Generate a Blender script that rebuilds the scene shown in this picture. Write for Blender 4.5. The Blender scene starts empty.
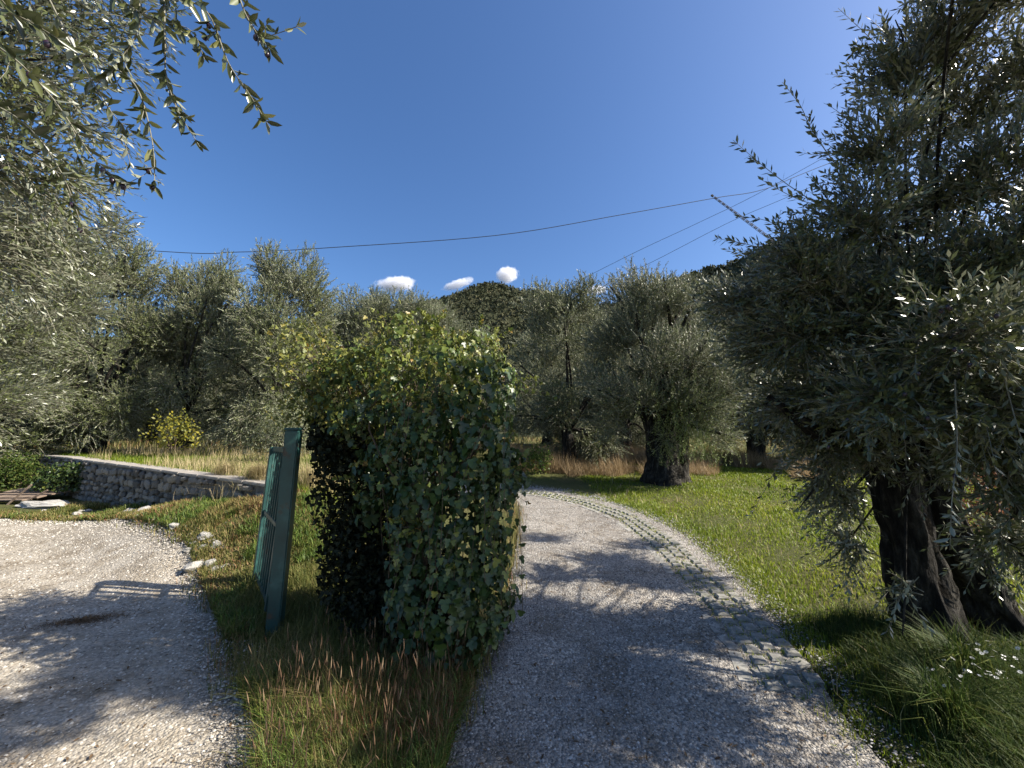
import bpy, math, random
import numpy as np
from mathutils import Vector, Matrix, noise as mnoise
random.seed(4); R = np.random.default_rng(11)
SC = bpy.context.scene; COL = SC.collection
# ------------------------------------------------------------------ camera, sky, sun, exposure
CF, CP, CH = 400.0, math.radians(7.5), 1.6
cam = bpy.data.objects.new('camera', bpy.data.cameras.new('camera')); COL.objects.link(cam)
cam.location = (0, 0, CH); cam.rotation_euler = (math.pi/2 + CP, 0, 0)
cam.data.sensor_width = 36; cam.data.lens = 36*CF/1024; cam.data.clip_start = .05; cam.data.clip_end = 20000
SC.camera = cam
SUN_EL, SUN_AZ = math.radians(37), math.radians(97)          # azimuth clockwise from +Y (the view direction)
SKY = dict(strength=.085, alt=300, dust=2.2, ozone=4.5)
w = bpy.data.worlds.new('World'); SC.world = w; w.use_nodes = True
nt = w.node_tree; bg = nt.nodes['Background']
sky = nt.nodes.new('ShaderNodeTexSky'); sky.sky_type = 'NISHITA'; sky.sun_disc = False
sky.sun_elevation = SUN_EL; sky.sun_rotation = SUN_AZ
sky.altitude = SKY['alt']; sky.dust_density = SKY['dust']; sky.ozone_density = SKY['ozone']; sky.air_density = 1.0
hs = nt.nodes.new('ShaderNodeHueSaturation'); hs.inputs['Saturation'].default_value = 1.15; hs.inputs['Hue'].default_value = .504; nt.links.new(sky.outputs[0], hs.inputs['Color']); nt.links.new(hs.outputs[0], bg.inputs[0]); bg.inputs[1].default_value = SKY['strength']
sd_ = Vector((math.sin(SUN_AZ)*math.cos(SUN_EL), math.cos(SUN_AZ)*math.cos(SUN_EL), math.sin(SUN_EL)))
sun = bpy.data.objects.new('sun', bpy.data.lights.new('sun', 'SUN')); COL.objects.link(sun)
sun.rotation_euler = sd_.to_track_quat('Z', 'Y').to_euler(); sun.location = sd_*50
sun.data.energy = 4.6; sun.data.angle = math.radians(.53); sun.data.color = (1, .93, .82)
vs = SC.view_settings; vs.view_transform = 'Standard'; vs.look = 'None'; vs.exposure = 1.27; vs.gamma = 1
SC.cycles.max_bounces = 6; SC.cycles.diffuse_bounces = 3; SC.cycles.glossy_bounces = 2
SC.cycles.transmission_bounces = 3; SC.cycles.transparent_max_bounces = 6

def W(u, v, D):                                               # a pixel of the photograph at forward distance D -> a point
    rx = (u-512)/CF; up = (384-v)/CF
    d = (rx, math.cos(CP)-up*math.sin(CP), math.sin(CP)+up*math.cos(CP)); t = D/d[1]
    return np.array((d[0]*t, D, CH+d[2]*t))

# ------------------------------------------------------------------ materials
def srgb(*c): return tuple(c) + (1,)
class Mat:
    def __init__(s, name, rough=.8, spec=.3):
        s.m = bpy.data.materials.new(name); s.m.use_nodes = True; s.t = s.m.node_tree; s.b = s.t.nodes['Principled BSDF']
        s.out = s.t.nodes['Material Output']
        s.b.inputs['Roughness'].default_value = rough; s.b.inputs['Specular IOR Level'].default_value = spec
        s.tc = None
    def n(s, k, **kw):
        x = s.t.nodes.new(k)
        for a, b in kw.items(): setattr(x, a, b)
        return x
    def l(s, a, b): s.t.links.new(a, b)
    def co(s):
        if not s.tc: s.tc = s.n('ShaderNodeTexCoord')
        return s.tc.outputs['Object']
    def noise(s, scale, detail=4, rough=.6, dist=0, vec=None):
        x = s.n('ShaderNodeTexNoise'); x.inputs['Scale'].default_value = scale; x.inputs['Detail'].default_value = detail
        x.inputs['Roughness'].default_value = rough; x.inputs['Distortion'].default_value = dist
        s.l(vec or s.co(), x.inputs['Vector']); return x
    def vor(s, scale, feat='F1'):
        x = s.n('ShaderNodeTexVoronoi', feature=feat); x.inputs['Scale'].default_value = scale; s.l(s.co(), x.inputs['Vector']); return x
    def ramp(s, fac, stops, interp='LINEAR'):
        x = s.n('ShaderNodeValToRGB'); r = x.color_ramp; r.interpolation = interp
        while len(r.elements) < len(stops): r.elements.new(.5)
        for e, (p, c) in zip(r.elements, stops):
            e.position = p; e.color = (c, c, c, 1) if isinstance(c, (int, float)) else srgb(*c)
        s.l(fac, x.inputs[0]); return x.outputs[0]
    def mix(s, a, b, f, mode='MIX'):
        x = s.n('ShaderNodeMix', data_type='RGBA', blend_type=mode)
        for k, v in ((6, a), (7, b), (0, f)):
            if isinstance(v, (int, float)): x.inputs[k].default_value = v
            elif isinstance(v, tuple): x.inputs[k].default_value = srgb(*v)
            else: s.l(v, x.inputs[k])
        return x.outputs[2]
    def bump(s, h, strength=.5, dist=.02, prev=None):
        x = s.n('ShaderNodeBump'); x.inputs['Strength'].default_value = strength; x.inputs['Distance'].default_value = dist
        s.l(h, x.inputs['Height'])
        if prev is not None: s.l(prev, x.inputs['Normal'])
        s.l(x.outputs[0], s.b.inputs['Normal']); return x.outputs[0]
    def attr(s, name='rnd'):
        return s.n('ShaderNodeAttribute', attribute_name=name).outputs['Fac']
    def col(s, c): s.l(c, s.b.inputs['Base Color'])

def leaf_mat(name, stops, under=None, rough=.42, spec=.5, trans=.25, tcol=None):
    m = Mat(name, rough, spec); c = m.ramp(m.attr(), stops)
    if under:
        g = m.n('ShaderNodeNewGeometry'); c = m.mix(c, under, g.outputs['Backfacing'])
    m.col(c)
    tr = m.n('ShaderNodeBsdfTranslucent')
    tc = m.mix(c, tcol or (.5, .6, .1), .5, 'MIX') if tcol else c
    m.l(tc, tr.inputs['Color'])
    mx = m.n('ShaderNodeMixShader'); mx.inputs[0].default_value = trans
    m.l(m.b.outputs[0], mx.inputs[1]); m.l(tr.outputs[0], mx.inputs[2]); m.l(mx.outputs[0], m.out.inputs[0])
    return m.m
M = {}
M['olive'] = leaf_mat('olive_leaf', [(0, (.032, .042, .016)), (.5, (.075, .09, .033)), (.85, (.135, .15, .055)), (1, (.25, .23, .065))], (.23, .24, .165), .33, .65, .16)
M['olive_far'] = leaf_mat('olive_leaf_far', [(0, (.03, .042, .014)), (.5, (.088, .108, .038)), (.85, (.185, .205, .08)), (1, (.30, .28, .10))], (.235, .25, .155), .48, .4, .16)
M['olive_sprout'] = leaf_mat('olive_sprout_leaf', [(0, (.12, .17, .035)), (.6, (.19, .25, .06)), (1, (.28, .31, .11))], (.26, .3, .13), .5, .4, .3)
M['ivy'] = leaf_mat('ivy_leaf', [(0, (.018, .038, .008)), (.5, (.036, .066, .014)), (.8, (.07, .105, .02)), (1, (.18, .185, .03))], (.06, .09, .03), .38, .42, .12)
M['ivy_shade'] = leaf_mat('shade_dark_ivy', [(0, (.010, .013, .006)), (.6, (.022, .028, .010)), (1, (.06, .05, .022))], None, .6, .2, .05)  # inner leaves: shade of the bush's hollow side put into the leaf colour
M['ivy_top'] = leaf_mat('ivy_young_leaf', [(0, (.05, .085, .014)), (.5, (.14, .175, .025)), (.8, (.25, .24, .04)), (1, (.32, .18, .05))], (.2, .22, .05), .45, .5, .3)
M['umbel'] = leaf_mat('ivy_flower', [(0, (.18, .2, .05)), (1, (.32, .25, .09))], None, .7, .2, .1)
M['vine'] = leaf_mat('vine_leaf', [(0, (.10, .13, .025)), (.6, (.2, .2, .04)), (.9, (.36, .28, .05)), (1, (.42, .34, .08))], (.16, .18, .06), .5, .4, .35)
M['yellow'] = leaf_mat('yellow_leaf', [(0, (.10, .12, .025)), (.6, (.2, .19, .03)), (1, (.38, .32, .04))], None, .5, .3, .35)
M['grass'] = leaf_mat('green_grass', [(0, (.10, .15, .012)), (.45, (.21, .27, .02)), (.8, (.33, .35, .035)), (1, (.40, .37, .10))], None, .5, .35, .4)
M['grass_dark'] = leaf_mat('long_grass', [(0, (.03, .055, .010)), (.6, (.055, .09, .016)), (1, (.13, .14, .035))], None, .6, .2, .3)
M['grass_mixed'] = leaf_mat('mixed_grass', [(0, (.07, .10, .02)), (.3, (.12, .13, .03)), (.55, (.22, .2, .06)), (.8, (.34, .26, .12)), (1, (.30, .13, .07))], None, .6, .25, .3)
M['straw'] = leaf_mat('dry_grass', [(0, (.2, .19, .06)), (.4, (.38, .31, .15)), (1, (.56, .45, .27))], None, .6, .25, .3)
M['straw_red'] = leaf_mat('reddish_dry_grass', [(0, (.19, .14, .06)), (.5, (.34, .24, .13)), (1, (.48, .36, .22))], None, .6, .25, .3)
M['seed'] = leaf_mat('seed_head', [(0, (.09, .06, .03)), (.6, (.17, .10, .06)), (1, (.28, .2, .12))], None, .7, .2, .2)
M['redweed'] = leaf_mat('red_weed', [(0, (.16, .05, .03)), (1, (.32, .14, .07))], None, .6, .2, .25)
M['weed'] = leaf_mat('weed_leaf', [(0, (.05, .09, .015)), (.7, (.11, .17, .03)), (1, (.25, .28, .06))], None, .5, .3, .3)
M['scrub'] = leaf_mat('scrub_leaf', [(0, (.03, .036, .018)), (.5, (.052, .058, .03)), (.9, (.09, .088, .05)), (1, (.13, .105, .065))], None, .8, .1, .1)
M['petal'] = leaf_mat('white_petal', [(0, (.7, .7, .66)), (1, (.85, .85, .8))], None, .6, .2, .2)
M['litter'] = leaf_mat('leaf_litter', [(0, (.07, .045, .025)), (1, (.18, .12, .07))], None, .8, .1, .05)
def solid(name, stops, scale=20, rough=.85, bstr=.5, bdist=.01, spec=.25, stretch=None, attr=False, metal=0):
    m = Mat(name, rough, spec); vec = m.co()
    if stretch:
        mp = m.n('ShaderNodeMapping'); mp.inputs['Scale'].default_value = stretch; m.l(vec, mp.inputs[0]); vec = mp.outputs[0]
    n = m.noise(scale, 6, .65, vec=vec)
    c = m.ramp(n.outputs[0], stops)
    if attr:
        c = m.mix(c, m.ramp(m.attr(), [(0, (.45, .43, .4)), (.5, (1, 1, 1)), (1, (1.4, 1.3, 1.15))]), 1.0, 'MULTIPLY')
    m.col(c); n2 = m.noise(scale*3.3, 5, .7, vec=vec); m.bump(n.outputs[0], bstr, bdist*2, m.bump(n2.outputs[0], bstr*.7, bdist*.6))
    m.b.inputs['Metallic'].default_value = metal
    return m.m
M['bark'] = solid('olive_bark', [(.34, (.006, .005, .004)), (.48, (.022, .019, .015)), (.56, (.045, .04, .032)), (.68, (.11, .10, .085))], 14, .95, 1, .045, stretch=(1, 1, .3))
M['twig'] = solid('olive_twig', [(.3, (.12, .11, .08)), (.7, (.26, .25, .19))], 30, .8, .3, .002)
M['ivystem'] = solid('ivy_stem', [(.3, (.05, .035, .022)), (.7, (.12, .09, .06))], 30, .9, .3, .002)
M['stone'] = solid('wall_stone', [(.3, (.11, .105, .09)), (.5, (.24, .225, .2)), (.72, (.42, .4, .36))], 16, .9, .8, .01, attr=True)
M['mortar'] = solid('wall_mortar', [(.3, (.10, .09, .075)), (.7, (.22, .2, .17))], 12, .95, .8, .01)
M['coping'] = solid('coping_concrete', [(.3, (.22, .2, .17)), (.7, (.42, .385, .34))], 8, .9, .5, .005)
M['rock'] = solid('limestone', [(.3, (.22, .205, .175)), (.5, (.40, .38, .34)), (.7, (.56, .54, .50))], 7, .9, .8, .012)
M['concrete'] = solid('old_concrete', [(.32, (.13, .125, .105)), (.5, (.26, .25, .22)), (.7, (.42, .40, .36))], 14, .9, .6, .004)
M['wood'] = solid('weathered_wood', [(.3, (.10, .07, .05)), (.7, (.3, .23, .17))], 10, .9, .6, .005, stretch=(1, .15, 1))
M['wire'] = solid('cable', [(.3, (.03, .03, .035)), (.7, (.05, .05, .055))], 5, .6, .1, .001)
M['steel'] = solid('galvanised_steel', [(.3, (.09, .075, .065)), (.7, (.15, .13, .115))], 5, .6, .2, .001)
# green paint with wear and rust
m = Mat('green_metal_paint', .48, .5)
n = m.noise(3.5, 5, .7); n2 = m.noise(26, 5, .7); n3 = m.noise(8, 8, .75)
c = m.ramp(n.outputs[0], [(.3, (.012, .040, .037)), (.55, (.018, .066, .06)), (.75, (.06, .15, .13))])
c = m.mix(c, m.ramp(n2.outputs[0], [(.4, (.03, .02, .013)), (.7, (.09, .05, .03))]), m.ramp(n3.outputs[0], [(.56, 0), (.64, .85)]))
m.col(c); m.bump(n3.outputs[0], .4, .003); M['green'] = m.m
# ground: soil with thatch
m = Mat('soil', .95, .15)
n = m.noise(1.3, 6, .65); n2 = m.noise(22, 6, .75); n3 = m.noise(110, 4, .7)
c = m.ramp(n.outputs[0], [(.35, (.06, .085, .015)), (.5, (.095, .115, .025)), (.65, (.15, .13, .05))])
c2 = m.mix(c, m.ramp(n2.outputs[0], [(.3, (.045, .038, .022)), (.55, (.12, .11, .05)), (.75, (.25, .21, .12))]), .55)
m.col(c2); m.bump(n3.outputs[0], .8, .02, m.bump(n2.outputs[0], .8, .05)); M['soil'] = m.m
def gravel_mat(name, tone, fine, patch, sc):
    m = Mat(name, .92, .2)
    v = m.vor(sc); v2 = m.vor(sc*2.3); n = m.noise(.9, 5, .6); n2 = m.noise(7, 5, .7)
    bw = m.n('ShaderNodeRGBToBW'); m.l(v.outputs['Color'], bw.inputs[0])
    bw2 = m.n('ShaderNodeRGBToBW'); m.l(v2.outputs['Color'], bw2.inputs[0])
    c = m.ramp(bw.outputs[0], tone); cf = m.ramp(bw2.outputs[0], fine)
    c = m.mix(c, cf, m.ramp(n2.outputs[0], [(.42, .25), (.6, .95)]))
    c = m.mix(c, m.ramp(n.outputs[0], patch), .8, 'MULTIPLY'); n3 = m.noise(2.6, 6, .7, .6); c = m.mix(c, m.ramp(n3.outputs[0], [(.38, (.62, .56, .48)), (.5, (.95, .93, .9)), (.62, (1.08, 1.07, 1.05))]), .75, 'MULTIPLY')
    edge = m.ramp(v.outputs['Distance'], [(.0, 1), (.62, .82), (.95, .42)])
    m.col(m.mix(c, edge, .85, 'MULTIPLY'))
    inv = m.n('ShaderNodeMath', operation='SUBTRACT'); inv.inputs[0].default_value = 1; m.l(v.outputs['Distance'], inv.inputs[1])
    inv2 = m.n('ShaderNodeMath', operation='SUBTRACT'); inv2.inputs[0].default_value = 1; m.l(v2.outputs['Distance'], inv2.inputs[1])
    a = m.bump(inv2.outputs[0], .6, .006); b = m.bump(inv.outputs[0], .8, .012, a); m.bump(n2.outputs[0], .5, .03, b)
    return m.m
M['gravel_white'] = gravel_mat('pale_gravel', [(0, (.25, .23, .20)), (.5, (.42, .39, .34)), (1, (.63, .60, .54))], [(0, (.29, .26, .21)), (1, (.50, .455, .38))],
                               [(.35, (.82, .78, .72)), (.5, (1, .97, .93)), (.68, (1.05, 1.03, 1))], 52)
M['gravel_grey'] = gravel_mat('grey_gravel', [(0, (.07, .067, .062)), (.45, (.30, .285, .26)), (1, (.75, .72, .66))], [(0, (.10, .095, .085)), (1, (.56, .52, .47))],
                              [(.35, (.72, .7, .68)), (.5, (.95, .93, .9)), (.68, (1.1, 1.06, 1))], 62)
def stone_mat(name, stops):
    m = Mat(name, .85, .25); m.col(m.ramp(m.attr(), stops)); n = m.noise(200, 3); m.bump(n.outputs[0], .4, .002); return m.m
M['pebble_white'] = stone_mat('pale_pebble', [(0, (.16, .145, .12)), (.5, (.38, .345, .29)), (1, (.58, .54, .47))])
M['pebble_grey'] = stone_mat('grey_pebble', [(0, (.08, .076, .07)), (.6, (.22, .21, .195)), (1, (.5, .48, .44))])
# hill
m = Mat('hill_soil', .95, .1); n = m.noise(.04, 6, .7); m.col(m.ramp(n.outputs[0], [(.35, (.03, .036, .016)), (.7, (.075, .07, .035))])); M['hill'] = m.m
# cloud: vapour with a noisy, thinning edge
m = Mat('cloud_vapour', 1, 0); m.t.nodes.remove(m.b)
pv = m.n('ShaderNodeVolumePrincipled'); pv.inputs['Color'].default_value = (.99, .99, 1, 1); pv.inputs['Anisotropy'].default_value = .3
n = m.noise(.016, 9, .72, .4); mp = m.n('ShaderNodeMapping'); tc = m.n('ShaderNodeTexCoord')
gr = m.n('ShaderNodeTexGradient', gradient_type='SPHERICAL'); m.l(tc.outputs['Generated'], mp.inputs[0]); mp.inputs['Location'].default_value = (-1, -1, -1); mp.inputs['Scale'].default_value = (2, 2, 2)
m.l(mp.outputs[0], gr.inputs[0]); ad = m.n('ShaderNodeMath', operation='ADD'); m.l(gr.outputs['Fac'], ad.inputs[0]); m.l(n.outputs[0], ad.inputs[1])
mr = m.n('ShaderNodeMapRange'); m.l(ad.outputs[0], mr.inputs[0])
for k_, v_ in zip((1, 2, 3, 4), (.80, 1.10, 0, .05)): mr.inputs[k_].default_value = v_
m.l(mr.outputs[0], pv.inputs['Density']); m.l(pv.outputs[0], m.out.inputs['Volume']); M['cloud'] = m.m
SC.cycles.volume_bounces = 6

# ------------------------------------------------------------------ helpers
def tag(o, label=None, cat=None, group=None, kind=None):
    for k, v in (('label', label), ('category', cat), ('group', group), ('kind', kind)):
        if v: o[k] = v
    return o
def empty(name, loc, label, cat, group=None):
    o = bpy.data.objects.new(name, None); COL.objects.link(o); o.location = tuple(float(a) for a in loc); o.empty_display_size = .1
    return tag(o, label, cat, group)
def mesh_np(name, V, F, mat, rnd=None, smooth=False):
    V = np.asarray(V, dtype=np.float32).reshape(-1, 3); F = np.asarray(F, dtype=np.int32); n = F.shape[1]
    me = bpy.data.meshes.new(name); me.vertices.add(len(V)); me.vertices.foreach_set('co', V.ravel())
    me.loops.add(F.size); me.loops.foreach_set('vertex_index', F.ravel())
    me.polygons.add(len(F)); me.polygons.foreach_set('loop_start', np.arange(0, F.size, n, dtype=np.int32))
    if smooth: me.polygons.foreach_set('use_smooth', np.ones(len(F), dtype=bool))
    if rnd is not None:
        a = me.attributes.new('rnd', 'FLOAT', 'POINT'); a.data.foreach_set('value', np.asarray(rnd, dtype=np.float32))
    me.materials.append(mat); me.update(calc_edges=True); return me
def link(name, me, parent=None):
    o = bpy.data.objects.new(name, me); COL.objects.link(o)
    if parent is not None:
        o.parent = parent; o.matrix_parent_inverse = Matrix.Translation(-Vector(parent.location))   # shapes are given in world space
    return o
def nrm(a): return a/(np.linalg.norm(a, axis=-1, keepdims=True)+1e-9)
def sm(a, b, x): t = np.clip((x-a)/(b-a), 0, 1); return t*t*(3-2*t)
def merge(parts):
    Vs, Fs, Rs, k = [], [], [], 0
    for V, F, r in parts:
        Vs.append(V); Fs.append(F+k); Rs.append(r); k += len(V)
    return np.concatenate(Vs), np.concatenate(Fs), np.concatenate(Rs)
def tubes(P, Rad, sides=3):                                   # P (N,K,3), Rad (N,K) -> quads
    P = np.asarray(P, float); Rad = np.asarray(Rad, float); N, K, _ = P.shape
    T = np.gradient(P, axis=1); T = nrm(T)
    ref = np.where(np.abs(T.mean(1)[:, 2:3]) > .8, np.array([[1., 0, 0]]), np.array([[0, 0, 1.]]))[:, None, :]
    S = nrm(np.cross(T, ref)); U = np.cross(S, T)
    a = np.arange(sides)*2*np.pi/sides
    V = P[:, :, None, :] + Rad[:, :, None, None]*(S[:, :, None, :]*np.cos(a)[None, None, :, None] + U[:, :, None, :]*np.sin(a)[None, None, :, None])
    i = np.arange(N)[:, None, None]*K*sides + np.arange(K-1)[None, :, None]*sides; j = np.arange(sides)[None, None, :]; jn = (j+1) % sides
    F = np.stack([i+j, i+jn, i+jn+sides, i+j+sides], -1).reshape(-1, 4)
    V = V.reshape(-1, 3); return V, F, np.full(len(V), .5)
LEAF_T = np.array([(0, 0, 0), (.32, .42, .10), (.7, .36, .06), (1, 0, -.05), (.7, -.36, .06), (.32, -.42, .10)])
LEAF_F = np.array([(0, 5, 4, 3), (0, 3, 2, 1)])
RH_T = np.array([(0, 0, 0), (.5, .5, 0), (1, 0, 0), (.5, -.5, 0)]); RH_F = np.array([(0, 3, 2, 1)])
_a = [(0, 0, 0), (-.08, .34, .02), (.22, .56, -.04), (.36, .30, .05), (.62, .34, 0), (1.0, 0, -.12), (.62, -.34, 0), (.36, -.30, .05), (.22, -.56, -.04), (-.08, -.34, .02), (.35, 0, -.03)]
IVY_T = np.array(_a); IVY_F = np.array([(10, 0, 1, 2), (10, 2, 3, 4), (10, 4, 5, 6), (10, 6, 7, 8), (10, 8, 9, 0)])[:, ::-1]
def place(T, F, P, Dx, Nz, L, Wd, rnd):                       # stamp a flat template at many places
    Dx = nrm(Dx); S = nrm(np.cross(Nz, Dx)); N = np.cross(Dx, S)
    V = P[:, None, :] + T[None, :, 0:1]*L[:, None, None]*Dx[:, None, :] + T[None, :, 1:2]*Wd[:, None, None]*S[:, None, :] + T[None, :, 2:3]*Wd[:, None, None]*2*N[:, None, :]
    k = len(T); Fa = (F[None] + np.arange(len(P))[:, None, None]*k).reshape(-1, F.shape[1])
    return V.reshape(-1, 3), Fa, np.repeat(rnd, k)
def rv(n): return nrm(R.normal(size=(n, 3)))
def inpoly(x, y, poly):
    poly = np.asarray(poly); c = np.zeros(x.shape, bool); n = len(poly)
    for i in range(n):
        x1, y1 = poly[i]; x2, y2 = poly[(i+1) % n]
        if y1 == y2: continue
        hit = ((y1 > y) != (y2 > y)) & (x < (x2-x1)*(y-y1)/(y2-y1)+x1); c ^= hit
    return c
def spline(pts, n):
    p = np.asarray(pts, float); p = np.vstack([2*p[0]-p[1], p, 2*p[-1]-p[-2]]); out = []
    t = np.linspace(0, len(p)-3-1e-6, n)
    for q in t:
        i = int(q); f = q-i; a, b, c, d = p[i:i+4]
        out.append(.5*((2*b)+(-a+c)*f+(2*a-5*b+4*c-d)*f*f+(-a+3*b-3*c+d)*f**3))
    return np.array(out)

# ------------------------------------------------------------------ terrain
def sd_wall(x, y): return (x+3.5)*.495+(y-5.9)*.869
def wobble(x, y): return .02*np.sin(x*2.1+y*1.3)+.015*np.sin(x*4.7-y*3.9+1)+.03*np.sin(x*.7+y*.9+2)
LROAD = spline([(-14, 8.6), (-9.32, 7.54), (-7.93, 7.27), (-6.39, 6.6), (-5.06, 5.83), (-3.83, 4.93), (-2.98, 4.12), (-2.17, 3.26), (-1.67, 2.68), (-1.25, 2.18), (-.9, 1), (-.6, -.6), (-.4, -3)], 90)
PATH_R = spline([(1.5, -3), (1.6, 0), (1.84, 2.2), (2.06, 3), (2.3, 3.9), (2.46, 4.8), (2.5, 6.3), (2.24, 7.5), (1.8, 8.5), (1.1, 9.4), (0, 10.2), (-2, 10.9), (-4, 11.2)], 90)
PATH_L = spline([(-.4, -3), (-.42, 0), (-.32, 2.2), (-.22, 3), (-.05, 4.1), (.1, 6.5), (0, 8), (-.6, 9.0), (-2, 9.6), (-4, 10)], 90)
LR_POLY = np.vstack([LROAD, [(-7, -3), (-7.3, 4.0), (-14, 4.6)]])
RP_POLY = np.vstack([PATH_R, PATH_L[::-1]])
def H(x, y):
    x = np.asarray(x, float); y = np.asarray(y, float)
    s = .02+.03*sm(-4.5, -.3, x); yy = np.clip(y-2, 0, 23)
    base = s*yy + .02*np.clip(y-25, 0, 40)
    top = .92+.02*np.clip(-x-3.5, 0, 8); d = sd_wall(x, y); wx = 1-sm(-3.4, -1.0, x)
    terr = top-.03+.014*np.clip(d, 0, 20)
    k = sm(-8.8, -3.6, x)*wx
    berm = base+(terr-base)*.72*k*sm(-1.9, -.1, d)
    g = np.where(d > .13, np.maximum(base*(1-wx)+terr*wx, base), berm)
    soft = base+(terr-base)*wx*sm(-1.6, .5, d)
    bl = sm(-4.3, -3.2, x); g = np.where(d > .13, np.where(x > -3.4, soft, g), g*(1-bl)+soft*bl)
    # the bank right of the path rises a little from the gravel
    bx = sm(.0, 1.2, x-2.7)*sm(0, 2, y)*.06
    near = sm(14, 6, np.hypot(x, y))
    return g + bx + wobble(x, y)*.5*near*sm(.0, .6, np.abs(x+.7)+np.clip(y-9, 0, 1))
def build_ground():
    a = np.concatenate([np.arange(-14, 14.01, .14)]); far = np.array([16, 20, 26, 34, 45, 60, 80, 110, 160, 240, 400, 800, 1600.])
    xs = np.concatenate([-far[::-1], a, far]); ys = np.concatenate([-far[::-1], np.arange(-12, 26, .16), far+12])
    X, Y = np.meshgrid(xs, ys, indexing='xy'); Z = H(X, Y)
    Zr = sm(26, 60, np.hypot(X, Y)); Z = Z*(1-Zr)+np.minimum(Z, 1.5)*Zr
    nx, ny = len(xs), len(ys); i = np.arange(ny-1)[:, None]*nx+np.arange(nx-1)[None]
    F = np.stack([i, i+1, i+1+nx, i+nx], -1).reshape(-1, 4)
    inr = inpoly(X, Y, LR_POLY) | inpoly(X, Y, RP_POLY)
    Z = Z-np.where(inr, .09, 0.0)
    tag(link('ground', mesh_np('ground', np.stack([X, Y, Z], -1), F, M['soil'], smooth=True)), kind='structure')
build_ground()
def ribbon(name, A, B, n, mat, dz):                           # sheet between two edge curves
    t = np.linspace(0, 1, n)[None, :, None]; P = A[:, None, :2]*(1-t)+B[:, None, :2]*t
    X, Y = P[..., 0], P[..., 1]; e = np.minimum(t[..., 0], 1-t[..., 0])
    Z = H(X, Y)+dz-.03*(1-sm(0, .05, e))
    a, b = X.shape; i = np.arange(a-1)[:, None]*b+np.arange(b-1)[None]
    F = np.stack([i, i+b, i+b+1, i+1], -1).reshape(-1, 4)
    return tag(link(name, mesh_np(name, np.stack([X, Y, Z], -1), F, mat, smooth=True)), kind='structure')
k = np.linspace(0, 1, len(PATH_R)); 
ribbon('gravel_path', spline(PATH_R, 120), spline(PATH_L, 120), 26, M['gravel_grey'], .012)
left_other = np.array([(min(-7.2, p[0]-6) if p[0] > -6 else p[0]-6, p[1]-.4 if p[1] < 4.4 else 4.2-.15*(p[1]-4.4)) for p in LROAD])
ribbon('gravel_road', LROAD, left_other, 40, M['gravel_white'], .012)

# hills: real relief far behind the groves
def build_hill():
    az = np.radians(np.arange(-75, 76, .5)); rr = np.concatenate([np.arange(48, 130, 8), np.arange(130, 330, 7), [340, 370, 420, 500]])
    U = np.tan(az)*CF+512
    prof = np.interp(U, [-900, 0, 300, 400, 440, 475, 505, 540, 580, 620, 680, 735, 820, 950, 1300, 1900], [340, 345, 322, 303, 292, 285, 283, 287, 297, 300, 274, 248, 216, 235, 300, 330])
    tanel = (437-prof)/CF*np.cos(az)                          # tan of elevation per azimuth
    Pk = 250+60*np.cos(az*3+.4)
    Rr, Az = np.meshgrid(rr, az, indexing='ij'); Hk = (tanel*Pk)[None]
    Z = Hk*(sm(45, 1, Rr*0+1)*0+np.clip((Rr-48)/(Pk[None]-48), 0, 1)**1.25)
    Z = np.where(Rr > Pk[None], Hk*(1-.6*sm(0, 220, Rr-Pk[None])), Z)
    X = Rr*np.sin(Az); Y = Rr*np.cos(Az)
    Z += (3*np.sin(X*.05+Y*.03)+2*np.sin(X*.11-Y*.07))*sm(60, 120, Rr)*np.minimum(1, Hk/30)+1.2*sm(70, 50, Rr)*0
    Z += 0.6
    a, b = X.shape; i = np.arange(a-1)[:, None]*b+np.arange(b-1)[None]
    F = np.stack([i, i+1, i+b+1, i+b], -1).reshape(-1, 4)[:, ::-1]
    tag(link('hill', mesh_np('hill', np.stack([X, Y, Z], -1), F, M['hill'], smooth=True)), kind='structure')
    # scrub: clumps of leaf-sprays rooted on the relief
    n = 13000; r = np.sqrt(R.uniform(80**2, 400**2, n)); th = R.uniform(math.radians(-22), math.radians(46), n)
    fi = np.interp(r, rr, np.arange(len(rr))); fj = (th-az[0])/(az[1]-az[0]); i0 = fi.astype(int); j0 = fj.astype(int); i0 = np.clip(i0, 0, len(rr)-2)
    tz = Z[i0, j0]*(1-(fi-i0))+Z[i0+1, j0]*(fi-i0)
    C = np.stack([r*np.sin(th), r*np.cos(th), tz+.6], -1); s = R.uniform(.8, 2.4, n)*(.6+r/500); q = 12
    d = rv(n*q); d[:, 2] = np.abs(d[:, 2])*.9
    P = np.repeat(C, q, 0)+d*np.repeat(s, q)[:, None]*R.uniform(.5, 1, (n*q, 1)); L = np.repeat(s, q)*R.uniform(.5, .95, n*q)
    rn = np.clip(np.repeat(R.uniform(0, 1, n), q)*.7+R.uniform(0, .3, n*q), 0, 1)
    V, Fq, rn = place(RH_T, RH_F, P-rv(n*q)*0.2, rv(n*q), d+rv(n*q)*.5, L, L*.8, rn)
    tag(link('hillside_scrub', mesh_np('hillside_scrub', V, Fq, M['scrub'], rn)), 'dark green scrub covering the rounded hill behind the olive groves', 'scrub', kind='stuff')
build_hill()

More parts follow.
